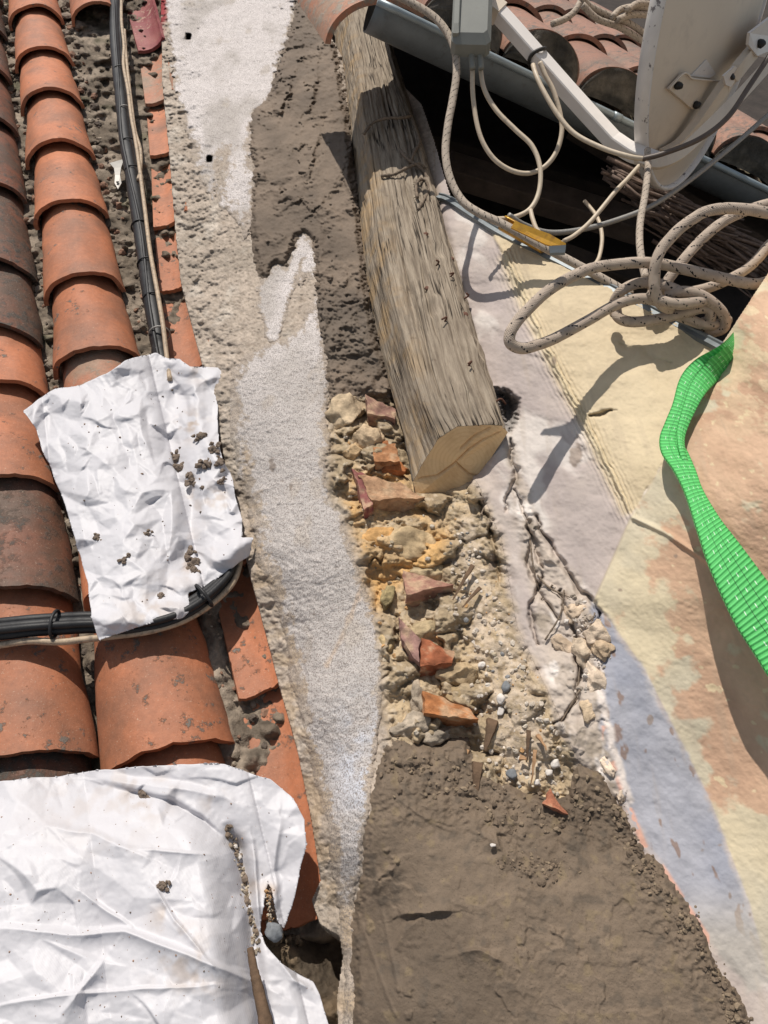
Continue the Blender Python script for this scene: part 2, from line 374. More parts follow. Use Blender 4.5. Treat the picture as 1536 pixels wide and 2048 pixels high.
def beam_mat():
    m, nt, b = newmat('weathered_timber'); uvn = N(nt, 'ShaderNodeUVMap'); mp = N(nt, 'ShaderNodeMapping'); nt.links.new(uvn.outputs[0], mp.inputs[0])
    mp.inputs['Scale'].default_value = (20, 2.2, 1)
    n1 = noise(nt, 4.0, 9, .7, mp.outputs[0], .35)
    mp2 = N(nt, 'ShaderNodeMapping'); nt.links.new(uvn.outputs[0], mp2.inputs[0]); mp2.inputs['Scale'].default_value = (13, .55, 1)
    n2 = noise(nt, 3.4, 3, .5, mp2.outputs[0], .6)
    crack = ramp(nt, math_(nt, 'ABSOLUTE', math_(nt, 'SUBTRACT', n2, .5)), [(.004, 0.0), (.022, 1.0)])
    gate = ramp(nt, noise(nt, 7, 2, .5), [(.44, 1.0), (.56, 0.0)]); crack = math_(nt, 'MAXIMUM', crack, gate)
    c = mixc(nt, ramp(nt, n1, [(.35, 0.0), (.65, 1.0)]), (.155, .122, .090), (.36, .30, .23))
    sp = N(nt, 'ShaderNodeSeparateXYZ'); nt.links.new(uvn.outputs[0], sp.inputs[0])
    yel = math_(nt, 'MULTIPLY', ramp(nt, noise(nt, 14, 6, .65), [(.45, 0.0), (.62, 1.0)]), ramp(nt, sp.outputs[0], [(.14, .55), (.24, .0)]))
    c = mixc(nt, yel, c, (.40, .26, .12)); dk = ramp(nt, noise(nt, 30, 6, .7), [(.62, 0.0), (.72, .6)]); c = mixc(nt, dk, c, (.10, .07, .05))
    c = mixc(nt, crack, (.03, .022, .016), c); nt.links.new(c, b.inputs['Base Color']); b.inputs['Roughness'].default_value = .88; b.inputs['Specular IOR Level'].default_value = .2
    h = math_(nt, 'ADD', math_(nt, 'MULTIPLY', n1, .8), math_(nt, 'MULTIPLY', crack, .9)); bump(nt, b, h, .004, .9); return m
M['beam'] = beam_mat()
def endgrain_mat():
    m, nt, b = newmat('sawn_end_grain'); vec = objvec(nt)
    d = N(nt, 'ShaderNodeVectorMath', operation='DISTANCE'); nt.links.new(vec, d.inputs[0]); d.inputs[1].default_value = (.015, .01, .0)
    r = math_(nt, 'SINE', math_(nt, 'ADD', math_(nt, 'MULTIPLY', d.outputs['Value'], 900.0), math_(nt, 'MULTIPLY', noise(nt, 25, 3), 9.0)))
    c = mixc(nt, ramp(nt, r, [(0, 0.0), (1, .3)]), (.74, .52, .28), (.60, .38, .18))
    f = ramp(nt, noise(nt, 18, 4, .6), [(.45, 0.0), (.7, .7)]); c = mixc(nt, f, c, (.46, .27, .12))
    nt.links.new(c, b.inputs['Base Color']); b.inputs['Roughness'].default_value = .8; bump(nt, b, noise(nt, 250, 4, .6), .001, .7); return m
M['end'] = endgrain_mat()
def sheet_mat(name, warp_rot):
    m, nt, b = newmat(name); a = N(nt, 'ShaderNodeVertexColor', layer_name='Col')
    dirt = ramp(nt, noise(nt, 240, 3, .6), [(.70, 0.0), (.76, .8)]); c = mixc(nt, dirt, a.outputs[0], (.35, .22, .14))
    nt.links.new(c, b.inputs['Base Color']); b.inputs['Roughness'].default_value = .5; b.inputs['Specular IOR Level'].default_value = .45
    wv = N(nt, 'ShaderNodeTexWave', Scale=190.0, Distortion=.6, Detail=1.0); nt.links.new(objvec(nt), wv.inputs['Vector'])
    h = math_(nt, 'ADD', math_(nt, 'MULTIPLY', wv.outputs['Fac'], .12), noise(nt, 70, 4, .55)); bump(nt, b, h, .0012, .5)
    tr = N(nt, 'ShaderNodeBsdfTranslucent'); nt.links.new(c, tr.inputs[0]); mx = N(nt, 'ShaderNodeMixShader'); mx.inputs[0].default_value = .12
    nt.links.new(b.outputs[0], mx.inputs[1]); nt.links.new(tr.outputs[0], mx.inputs[2]); nt.links.new(mx.outputs[0], nt.nodes['Material Output'].inputs[0]); return m
M['sheet'] = sheet_mat('woven_plastic', 0)
def strap_mat():
    m, nt, b = newmat('green_webbing'); uvn = N(nt, 'ShaderNodeUVMap'); sp = N(nt, 'ShaderNodeSeparateXYZ'); nt.links.new(uvn.outputs[0], sp.inputs[0]); U, V = sp.outputs[0], sp.outputs[1]
    rib = math_(nt, 'SINE', math_(nt, 'MULTIPLY', math_(nt, 'ADD', V, math_(nt, 'MULTIPLY', U, .004)), 6.2832/.0068))
    c = mixc(nt, ramp(nt, rib, [(0, 0.0), (1, 1.0)]), (.055, .38, .085), (.11, .56, .15))
    fr = math_(nt, 'FRACT', math_(nt, 'MULTIPLY', V, 1/.022))
    for uu in (.24, .50, .76):
        near = math_(nt, 'LESS_THAN', math_(nt, 'ABSOLUTE', math_(nt, 'SUBTRACT', U, uu)), .010)
        c = mixc(nt, math_(nt, 'MULTIPLY', near, math_(nt, 'GREATER_THAN', fr, .72)), c, (.50, .68, .5))
    for uu in (.37, .63):
        near = math_(nt, 'LESS_THAN', math_(nt, 'ABSOLUTE', math_(nt, 'SUBTRACT', U, uu)), .006); c = mixc(nt, near, c, (.01, .05, .015))
    nt.links.new(c, b.inputs['Base Color']); b.inputs['Roughness'].default_value = .7
    bump(nt, b, math_(nt, 'ADD', rib, math_(nt, 'MULTIPLY', noise(nt, 500, 3), .8)), .0008, .7); return m
M['strap'] = strap_mat()

# ------------------------------------------------------------------ roof bed (structure under the tiles)
BED_HOLE = Poly([(490, 1850), (600, 1870), (700, 1870), (690, 2250), (560, 2250), (500, 1950)])
def lerp3(a, b, f): return np.asarray(a)*(1-f[..., None])+np.asarray(b)*f[..., None]
def sB(t): return -.6766 + (t-1.309)*(-.3506+.6766)/(.381-1.309)
def bed_h(X, Y, s, t):
    h = .006 + .016*fbm(s*16, t*16, 3, 5, .6) + .010*fbm(s*60, t*60, 8, 4, .6)
    f1, f2, cid = worley(s*22, t*22, 4); h = h + np.where(cid > .55, 1, 0)*.022*np.clip(.42-f1, 0, 1)/.42*np.minimum(1, (f2-f1)*4)
    h = h + (.022+.012*fbm(s*30, t*30, 6, 3))*np.exp(-((s-sB(t)-.118)/.020)**2)*(t < 1.3); h = h - .10*ss(0, 40, BED_HOLE(X, Y)); return h
def bed_c(X, Y, s, t):
    n = fbm(s*14, t*14, 21, 4); n2 = fbm(s*60, t*60, 23, 3); c = lerp3((.15, .12, .09), (.30, .245, .19), ss(-.4, .5, n))
    c = lerp3(c, (.05, .04, .03), .6*ss(.1, .5, n2)); return lerp3(c, (.07, .075, .035), .5*ss(.35, .6, fbm(s*9, t*9, 31, 3)))
BW = Poly([(-500, -350), (760, -350), (760, 2350), (-500, 2350)])
o = relief('roof_bed', (-330, -180, 760, 2260), 4, bed_h, M['bed'], colfun=bed_c, skirt=.12)
tag(o, kind='structure')

# ------------------------------------------------------------------ barrel tiles
def tile_data(cl, cu, wl, wu, H, ll, lu, concave=False, seed=0, th=.011, chip=0.0, rot=0.0):
    rs = np.random.RandomState(seed); nu, nv = 28, 18
    cl = np.array(cl); cu = np.array(cu); ax = cu-cl; L = np.hypot(*ax); ax /= L; px = np.array([ax[1], -ax[0]])
    a = np.linspace(math.acos(.24), math.acos(-.86), nu+1) if concave else np.linspace(0, math.pi, nu+1); b = np.linspace(0, 1, nv+1); A, B = np.meshgrid(a, b)
    o1, o2 = rs.uniform(0, 40, 2)
    def shell(off):
        wv = (wl+(wu-wl)*B)/2-off; Hh = H*(1+(wu/wl-1)*B*.8)-off
        wob = .006*fbm(A*1.3+o1, B*3+o2, seed, 4)
        cr = -np.cos(A)*(wv+wob); hh = np.sin(A)*(Hh+wob)
        if concave: hh = H-hh
        lift = ll+(lu-ll)*B
        along = B*L
        lipn = (.0045*fbm(A*2.2+o2, A*0+3, seed+3, 4)+.0025*fbm(A*14+o2, A*0+3, seed+4, 3)+chip*np.maximum(0, fbm(A*1.7+o1, A*0, seed+7, 3)-.15)+rot*cr)*(1-B)
        s = cl[0]+ax[0]*(along+lipn)+px[0]*cr; t = cl[1]+ax[1]*(along+lipn)+px[1]*cr
        return STH(s, t, hh+lift).reshape(-1, 3)
    Vo = shell(0); Vi = shell(th) if not concave else shell(-th)
    q = grid_faces(nv+1, nu+1); n = len(Vo); F_ = [tuple(f[::-1]) for f in q]+[tuple(f+n) for f in q]
    row = lambda r: [r*(nu+1)+j for j in range(nu+1)]
    for r, fl in ((0, 0), (nv, 1)):
        e = row(r)
        for j in range(nu): f = (e[j], e[j+1], n+e[j+1], n+e[j]); F_.append(f if fl else f[::-1])
    for c in (0, nu):
        for r in range(nv): i0 = r*(nu+1)+c; i1 = i0+nu+1; f = (i0, i1, n+i1, n+i0); F_.append(f if c else f[::-1])
    return np.concatenate([Vo, Vi]), F_
def tile(cl, cu, *a, mat='clay_new', label='', group=None, **k):
    V, F_ = tile_data(cl, cu, *a, **k); o = mesh_obj('roof_tile', V, F_, M[mat])
    es = o.modifiers.new('edges', 'EDGE_SPLIT'); es.split_angle = R(50)
    return tag(o, label, 'roof tile', group)
def sB(t): return -.6766 + (t-1.309)*(-.3506+.6766)/(.381-1.309)
def tpy(py, h=.02): return float(st(0, py, h)[1])
lipsB = [-60, 58, 142, 228, 332, 451, 600, 747, 940, 1200, 1530, 1890]
ordB = ['farthest up the slope, cut by the top edge', 'second highest', 'third highest', 'fourth highest', 'fifth highest, smooth orange', 'sixth highest, smooth orange',
        'long clean orange one above the upper sheet', 'lowest one before it runs under the upper crumpled sheet', 'mostly hidden under the upper crumpled sheet', 'one crossed by the black cables, under the sheet', 'large one with dusty right flank between the two sheets', 'just peeking out above the lower big sheet']
tB = [tpy(p) for p in lipsB]
for i in range(len(tB)):
    t0 = tB[i]; t1 = (tB[i-1] if i else t0+.34)+.07
    w0 = .205 + (.012 if i == 10 else 0)
    tile((sB(t0), t0), (sB(t1), t1), w0, w0*.80, .080, .024, .002, seed=i+1, mat='clay_new' if i != 8 else 'clay_mix', rot=-.05,
         label='convex clay tile in the second row from the left, '+ordB[i], group='clay barrel tiles of the second row')
lipsA = [-70, 20, 92, 180, 285, 420, 572, 706, 820, 1006, 1228, 1548, 1900]
ordA = ['topmost at the photo corner', 'second from the top, weathered', 'third from the top, weathered', 'fourth from the top, brownish', 'fifth from the top, brownish', 'sixth from the top, greenish brown with a thick lip',
        'seventh, tipped sideways over its neighbour', 'eighth, brown with a plain face', 'ninth, short and orange beneath the tipped ones', 'reddish one left of the upper sheet with a broken lip', 'lichen blotched one with a crack above the black cables', 'big orange one under the cables at lower left', 'under the lower sheet']
tA = [tpy(p) for p in lipsA]
for i in range(len(tA)):
    t0 = tA[i]; t1 = (tA[i-1] if i else t0+.34)+.07; ds = .238 if i < 10 else .232
    tile((sB(t0)-ds, t0), (sB(t1)-ds, t1), .222, .222*.80, .088, .026, .002, seed=i+40, mat='clay_old' if i not in (8, 9, 11) else ('clay_new'), rot=(-.28 if i in (6, 7) else -.12), chip=(.05 if i in (9, 10) else .006),
         label='convex clay tile in the leftmost row, '+ordA[i], group='clay barrel tiles of the leftmost row')
sC, tC = st(196, 48, .02); tile((sC, tC), (sC-.13, tC+.4), .20, .165, .078, .02, .002, seed=77, mat='clay_new', label='lone convex orange tile at the top left of the black cable, its row ends here')
Dl = [(-10, 285), (100, 318), (205, 336), (308, 349), (450, 361), (580, 378), (745, 410), (925, 448), (1140, 500), (1390, 566), (1862, 632)]
labD = ['topmost one, painted dark red', 'second from the top, with a red painted upper end', 'third from the top, mortar smeared', 'fourth from the top, mortar smeared', 'fifth from the top, bright orange rim', 'sixth from the top, stained', 'just above the upper sheet, dusty',
        'half hidden behind the upper sheet', 'between the upper sheet and the wall', 'long clean one right of the tile between the sheets', 'lowest one, its broken end over the dark hole']
cD = []
for y, xr in Dl:
    s, t = st(xr, y, .03); cD.append((float(s)-.055, float(t)))
for i, c in enumerate(cD):
    up = cD[i-1] if i else (c[0]-.12, c[1]+.33); d = np.array(up)-np.array(c); up = np.array(up)+d/np.hypot(*d)*.06
    tile(c, tuple(up), .175, .20, .072, .028, .006, concave=True, seed=i+90, mat='clay_red' if i <= 1 else ('clay_mix' if i not in (3, 4, 5, 6, 9, 10) else 'clay_new'), rot=.05, chip=0,
         label='concave channel tile against the wall, '+labD[i], group='channel tiles along the wall')

# ------------------------------------------------------------------ the wall: macro height
HP = [(335,0,.05),(335,170,.05),(365,440,.05),(400,740,.05),(470,1000,.05),(530,1250,.05),(565,1360,.05),(605,1560,.05),(640,1760,.06),(690,1900,.09),(700,2048,.10),
      (420,0,.10),(420,300,.10),(480,740,.12),(560,1100,.135),(640,1400,.14),(690,1700,.15),(590,0,.14),(540,300,.15),(620,700,.17),(650,900,.185),(700,1100,.185),(750,1350,.18),(730,1600,.19),
      (690,250,.15),(700,600,.165),(740,800,.15),(800,1000,.16),(880,1200,.165),(920,1400,.165),(980,1550,.165),(830,1500,.17),
      (900,1750,.19),(800,2000,.17),(1100,1800,.20),(1300,2000,.20),(1200,1650,.19),(1000,1150,.19),(1060,1350,.20),(1150,1450,.23),
      (850,280,.235),(820,190,.22),(870,400,.24),(960,560,.26),(1020,760,.26),(1060,900,.26),(1120,1050,.25),(1180,1200,.25),
      (1000,470,.32),(1100,700,.32),(1260,1035,.30),(1200,560,.36),(1430,700,.37),(1350,800,.36),(1230,1200,.27),(1300,1500,.24),(1400,1750,.23),(1500,2000,.22),
      (1400,1200,.34),(1536,1500,.30),(1480,1000,.44),(1536,700,.50),(1650,900,.52),(1650,1500,.36),(1650,2100,.24)]
_hp = np.array(HP); _c2 = 45.0**2
_A = np.sqrt((_hp[:, None, 0]-_hp[None, :, 0])**2+(_hp[:, None, 1]-_hp[None, :, 1])**2+_c2)
_n = len(_hp); _K = np.zeros((_n+1, _n+1)); _K[:_n, :_n] = _A-np.eye(_n)*30; _K[:_n, _n] = 1; _K[_n, :_n] = 1
_w = np.linalg.solve(_K, np.append(_hp[:, 2], 0))
gx_, gy_ = np.meshgrid(np.arange(-400, 1900, 10.), np.arange(-400, 2500, 10.))
HG = sum(_w[i]*np.sqrt((gx_-_hp[i, 0])**2+(gy_-_hp[i, 1])**2+_c2) for i in range(_n))+_w[_n]
def Hm(X, Y):
    X = np.asarray(X, float); Y = np.asarray(Y, float)
    fx = np.clip((X+400)/10, 0, HG.shape[1]-1.001); fy = np.clip((Y+400)/10, 0, HG.shape[0]-1.001); ix = fx.astype(int); iy = fy.astype(int); fx = fx-ix; fy = fy-iy
    return (HG[iy, ix]*(1-fx)+HG[iy, ix+1]*fx)*(1-fy)+(HG[iy+1, ix]*(1-fx)+HG[iy+1, ix+1]*fx)*fy

P_wall = Poly([(325,-160),(640,-160),(655,60),(690,120),(760,140),(806,168),(846,210),(872,290),(892,360),(905,402),(1000,462),(1120,520),(1260,594),(1440,692),(1536,545),(1720,260),(1720,2260),(690,2260),(672,2000),(690,1880),(640,1850),(622,1800),(640,1760),(622,1640),(594,1500),(556,1365),(526,1250),(494,1130),(462,1000),(441,880),(412,760),(380,640),(360,560),(348,440),(337,300),(324,170),(320,0)])
P_beamcut = Poly([(670,60),(770,120),(830,230),(880,400),(930,600),(985,790),(1010,860),(965,950),(930,985),(840,1000),(800,960),(790,860),(740,680),(715,500),(690,250)])
P_hole = Poly([(985,775),(1015,778),(1040,800),(1036,845),(1020,870),(1000,850)])
P_mas = Poly([(652,800),(700,780),(790,770),(850,900),(960,960),(1010,1080),(1040,1250),(1120,1420),(1180,1560),(1290,1700),(1000,1720),(760,1560),(770,1480),(765,1380),(745,1240),(715,1120),(690,1050),(655,980)])
P_crack = Poly([(1010,870),(1040,930),(1070,1030),(1110,1110),(1190,1200),(1215,1240),(1200,1340),(1220,1480),(1260,1620),(1180,1560),(1110,1440),(1060,1180),(1030,1000)])
P_right = Poly([(1260,1035),(1340,905),(1378,790),(1440,692),(1536,540),(1720,260),(1720,2260),(1600,2260),(1530,1930),(1500,1810),(1420,1600),(1340,1440),(1290,1340),(1215,1235),(1185,1205)])
P_cream = Poly([(985,470),(1000,455),(1440,690),(1378,790),(1340,905),(1262,1033),(1215,940),(1150,820),(1090,700),(1030,560)])
P_strip = Poly([(1190,1205),(1215,1235),(1290,1340),(1340,1440),(1420,1600),(1500,1810),(1545,1960),(1500,1990),(1400,1850),(1330,1740),(1290,1690),(1250,1590),(1215,1480),(1195,1330)])
LN = {'crease': [(1262,1033),(1330,1065),(1400,1112),(1440,1145)], 'edge': [(1440,690),(1378,790),(1340,905),(1262,1033),(1185,1205)],
      'creamedge': [(1010,520),(1060,640),(1110,740),(1170,850),(1250,1020)], 'scar': [(585,690),(560,760)]}
creamridge = LN['creamedge']
cracks = [[(1030,980),(1062,1060),(1060,1130),(1085,1200),(1120,1240)],[(1070,1030),(1110,1110),(1160,1180),(1200,1230)],[(1120,1180),(1150,1260),(1160,1330),(1150,1400),(1110,1450)],
          [(1085,1150),(1060,1230),(1075,1290)],[(1060,1060),(1090,1140)],[(1200,1230),(1170,1300),(1160,1360)],[(1300,540),(1290,600),(1340,640)],[(1240,690),(1290,705),(1340,725)],[(1180,830),(1230,820)],
          [(1020,880),(1030,960),(1010,1020)],[(960,1000),(985,1080),(1000,1160)]]
P_gz = Poly([(900,1000),(960,1010),(1000,1180),(1050,1270),(1090,1400),(1130,1560),(1010,1580),(975,1480),(960,1380),(930,1280),(905,1200)])
def base_h(X, Y, s, t):
    h = Hm(X, Y); n = fbm(s*9, t*9, 41, 4); fine = fbm(s*150, t*150, 43, 3); med = fbm(s*42, t*42, 45, 4)
    left = 1-ss(700, 800, X); rgt = P_right(X, Y); cr = P_cream(X, Y)
    mw = P_mas(X+14*med, Y+14*n); mas = ss(-10, 30, mw)
    ck = ss(-15, 15, P_crack(X+10*med, Y+10*n))
    rough_l = left*(1-mas)*(1-ss(1750, 1800, Y)*0)
    edgeL = ss(0, 70, 120-P_wall(X, Y))*left                      # coarse mortar near the tiles
    h = h + rough_l*(.0030*med+.0014*fine) + edgeL*(.006*fbm(s*26, t*26, 47, 4)+.004*fbm(s*90, t*90, 48, 3))
    h = h - edgeL*.007*ss(.2, .5, fbm(s*14, t*14, 49, 3)) + rough_l*.0022*fbm(s*230, t*230, 50, 2)
    f1, f2, cid = worley(s*17+.5*med, t*17+.5*n, 61); dome = np.clip((f2-f1)*1.5, 0, 1)
    g1, g2, gid = worley(s*60, t*60, 63)
    grv = ss(-5, 40, P_gz(X+12*med, Y+12*n))
    h = h + mas*(1-.72*grv)*((cid-.5)*.030*ss(0, .35, dome)+.018*np.sqrt(dome)-.012+.010*med+.003*fine+.006*np.clip(g2-g1, 0, .6)*(gid > .4)) + mas*.014*n
    h = h + ck*(.005*med+.009*n+.0015*fine+.007*(worley(s*22+med*.6, t*14, 65)[2]-.5))
    sm = ss(0, 30, X-860)*(1-mas)*(1-ck)
    h = h + sm*(.0028*fbm(s*16, t*16, 51, 3)+.0006*fine)
    h = h - .045*ss(-8, 40, P_beamcut(X, Y)) - .055*ss(-4, 22, P_hole(X, Y)+5*fine)
    h = h + .010*ss(-3, 5, rgt)*ss(1270, 1180, Y) + .006*ss(-4, 4, P_cream(X+3*med, Y+3*med))
    for p, a, wd in ((LN['crease'], .006, 5), ):
        d, sd, par = pline(p, X, Y); h = h + a*np.exp(-(d/wd)**2)
    for p in cracks:
        d, sd, par = pline(p, X+9*med, Y+9*fbm(s*50, t*50, 53, 2)); wdt = 2.5+3*np.sin(par*math.pi)
        h = h - (.011*(X < 1225)+.0028)*np.exp(-(d/wdt)**2)
    d, sd, par = pline(creamridge, X, Y); d2 = np.abs(sd-9); band = np.exp(-(d/22)**2)
    h = h + band*.0022*np.sin(sd*.75+3*med)
    for cx, cy, rx, ry in ((1160, 905, 16, 36), (378, 74, 6, 8), (419, 318, 6, 8)):
        q = ((X-cx)/rx)**2+((Y-cy)/ry)**2; h = h + (.006*med*np.exp(-q) if rx > 10 else -.03*(q < 1))
    h = h + .0020*ss(0, 1, np.sin((s*.5+t)*26+4*n))*ss(0, 60, X-870)*(1-ss(-20, 40, rgt))*(1-ss(-10, 30, cr))*(1-mas)
    return h
PINKS = Poly([(1400,800),(1536,560),(1720,300),(1720,1900),(1560,1620),(1470,1560),(1400,1480),(1350,1330),(1335,1200),(1290,1140),(1310,1090),(1380,1060),(1360,960),(1350,900)])
OCH = Poly([(712,940),(800,935),(850,980),(880,1040),(900,1080),(870,1150),(800,1170),(770,1240),(740,1230),(715,1110),(690,1040),(700,980)])
def base_c(X, Y, s, t):
    n = fbm(s*8, t*8, 71, 4); med = fbm(s*40, t*40, 73, 4); fine = fbm(s*120, t*120, 75, 3)
    c = lerp3((.43, .36, .295), (.35, .295, .24), ss(-.2, .6, n)); c = lerp3(c, (.56, .50, .43), .6*ss(.1, .6, fbm(s*22, t*12, 77, 4)))
    c = lerp3(c, (.24, .19, .145), ss(.35, .7, med)*.5*(X < 760)); c = lerp3(c, (.2, .16, .12), .5*ss(.3, .5, fbm(s*220, t*220, 50, 2)))
    c = lerp3(c, (.44, .335, .225), .6*ss(0, 60, 100-P_wall(X, Y))*(X < 720)*(Y > 900)*ss(-.1, .4, med))
    mas = ss(-12, 25, P_mas(X+14*med, Y+14*n)); f1, f2, cid = worley(s*17+.5*med, t*17+.5*fbm(s*9, t*9, 41, 4), 61)
    mc = lerp3((.50, .41, .29), (.34, .28, .20), ss(.3, .7, cid)); mc = lerp3(mc, (.22, .17, .12), .6*ss(.15, .6, med)); mc = lerp3(mc, (.52, .46, .38), .7*ss(.15, .5, fine))
    mc = lerp3(mc, (.58, .505, .43), .75*ss(-5, 40, P_gz(X+12*med, Y+12*n))*ss(-.5, .2, fine)); mc = lerp3(mc, (.60, .38, .16), .85*ss(-20, 25, OCH(X+20*med, Y+20*n))*ss(-.5, .1, n))
    mc = mc*np.array([.98, .92, .83]); c = lerp3(c, mc, mas)
    # lilac grey bare plaster right of the beam
    bare = ss(-5, 20, X-870+P_mas(X, Y)*0)*(1-mas)
    bc = lerp3((.49, .42, .37), (.41, .35, .325), ss(-.4, .5, n)); bc = lerp3(bc, (.60, .545, .50), ss(.1, .5, fbm(s*16+n, t*6, 81, 4)))
    c = lerp3(c, bc, bare)
    ck = ss(-12, 12, P_crack(X+10*med, Y+10*n)); cc = lerp3((.47, .40, .34), (.30, .25, .20), ss(-.1, .5, med)); cc = lerp3(cc, (.68, .62, .57), ss(.2, .45, fbm(s*30, t*18, 83, 4))); c = lerp3(c, cc, ck)
    cr = ss(-3, 4, P_cream(X+4*med, Y+4*med)); c = lerp3(c, lerp3((.60, .495, .335), (.54, .44, .295), ss(-.3, .5, n)), cr)
    rg = ss(-2, 3, P_right(X, Y)); pk = .85*ss(-.13, .15, fbm(s*20, t*20, 87, 6, .55)+np.clip(PINKS(X, Y)/90, -.75, .75)*.75)
    rc = lerp3(lerp3((.57, .485, .335), (.51, .45, .335), ss(-.2, .5, n)), lerp3((.55, .355, .24), (.46, .275, .18), ss(-.3, .4, n)), pk)
    up = ss(-.03, .03, fbm(s*24, t*24, 89, 6, .62)-.12)*ss(1000, 650, Y+.6*(1536-X)); rc = lerp3(rc, (.62, .50, .33), up*pk)
    dots = ss(.52, .60, fbm(s*55, t*55, 95, 3)); rc = lerp3(rc, (.62, .50, .32), dots*pk)
    c = lerp3(c, rc, rg)
    stp = ss(-9, 9, P_strip(X+12*med+14*fbm(s*16, t*16, 96, 3), Y+12*med)+5*fine); sc = lerp3((.285, .295, .345), (.35, .35, .385), ss(-.3, .4, n)); sc = lerp3(sc, (.24, .17, .14), .9*ss(.42, .55, fbm(s*60, t*30, 97, 4))); sc = lerp3(sc, (.42, .38, .33), ss(1750, 1900, Y)*.9)
    c = lerp3(c, sc, stp)
    c = lerp3(c, (.42, .375, .30), ss(1780, 1960, Y+.5*(X-1500)+40*med)*ss(1400, 1460, X)*rg)
    edge = ss(10, 2, np.abs(P_strip(X, Y)+2))*ss(1560, 1500, X)*(X < 1420)*(X < 1320+.0*X+(Y-1500)*.6)*(Y > 1450)*(fbm(s*40, t*40, 99, 3) > -.1); c = lerp3(c, (.62, .33, .24), edge*.8)
    c = lerp3(c, (.30, .045, .05), ss(8, -6, np.abs(X-305)-28)*ss(100, 60, Y+.9*(X-300)+12*med)*ss(-.3, .1, fbm(s*30, t*30, 3, 3)+.2)*(X < 345))
    wallend = ss(12, 2, P_crack(X+8*med, Y)*0+pline([(1195,1280),(1200,1380),(1230,1500),(1260,1600)], X+8*med, Y)[0]); c = lerp3(c, (.70, .62, .56), wallend*.9)
    ridge = np.exp(-(pline(creamridge, X, Y)[0]/12)**2); c = lerp3(c, (.62, .52, .34), ridge*.7)
    for cx, cy in ((376, 73), (419, 318)):
        c = lerp3(c, (.015, .013, .012), 1.0*((np.abs(X-cx) < 6) & (np.abs(Y-cy) < 7)))  # shade inside the two small anchor holes, painted near black
    for cx, cy, rx, ry in ((1152, 905, 14, 30), (1108, 720, 6, 9), (1240, 1180, 5, 4), (1352, 1112, 4, 4), (1130, 1190, 9, 12), (985, 1120, 10, 20), (1330, 1880, 14, 12), (1405, 1700, 8, 6), (1440, 1690, 7, 4), (1460, 1790, 4, 10), (1300, 1440, 6, 10), (1500, 1830, 5, 8)):
        q = ((X-cx)/rx)**2+((Y-cy)/ry)**2+1.6*med; c = lerp3(c, (.25, .19, .15), .75*ss(1.0, .4, q))
    drip = ss(.25, .55, fbm(s*45, t*5, 171, 4))*ss(0, 40, X-1000)*.22; c = lerp3(c, (.36, .29, .22), drip)
    hole = ss(-3, 8, P_hole(X, Y)); c = lerp3(c, (.16, .15, .14), hole*.7)
    return c
wall = empty('masonry_wall', STH(np.array([-.1]), np.array([1.0]), np.array([0.05]))[0])
tag(wall, 'old masonry wall rising between the tiled roof and the dark eave, patched with white and grey mortar', 'wall')
core_ = lambda x, y: (x < 870) | (P_mas(x, y) > 6)
relief('masonry_core', (312, -160, 1312, 2240), 2.0, base_h, M['render'], wall, keepfun=lambda X, Y, h: (P_wall(X, Y) > 0), colfun=base_c, skirt=.25, fsel=core_)
relief('painted_plaster', (870, -160, 1720, 2240), 2.0, base_h, M['smoothwall'], wall, keepfun=lambda X, Y, h: (P_wall(X, Y) > 0), colfun=base_c, skirt=.25, fsel=lambda x, y: ~core_(x, y))

def layer(name, pts, box, mat, hextra, colfun, thick=.005, ew=8, warp=(10, 60), step=2.0, parent=wall, warp2=4, blend=0, bl_dir=None):
    P = Poly(pts); lk = .5 if mat == 'white' else .35
    def sd(X, Y, s, t): return P(X+warp[0]*fbm(s*warp[1], t*warp[1]*.5, 5, 4)+warp2*fbm(s*200, t*200, 6, 2), Y+warp[0]*fbm(s*warp[1]*.9+9, t*warp[1]*.6, 7, 4))
    def hf(X, Y, s, t):
        d = sd(X, Y, s, t); return base_h(X, Y, s, t)*lk+(1-lk)*Hm(X, Y)*1.0 + hextra(X, Y, s, t) + np.where(d > 0, thick*ss(0, ew, d), d*.0012)
    def kp(X, Y, h):
        s, t = st(X, Y, .1); return (sd(X, Y, s, t) > -5) & (P_wall(X, Y) > -8)
    def cf(X, Y, s, t):
        c = colfun(X, Y, s, t)
        if not blend: return c
        d = sd(X, Y, s, t); b_ = blend*(bl_dir(X, Y) if bl_dir else 1); f = ss(-.15, .25, fbm(s*70, t*40, 161, 4)*.9+fbm(s*200, t*200, 163, 2)*.5+(d/np.maximum(b_, 1)-.45)*1.4)
        return lerp3(base_c(X, Y, s, t), c, f)
    return relief(name, box, step, hf, M[mat], parent, kp, cf)
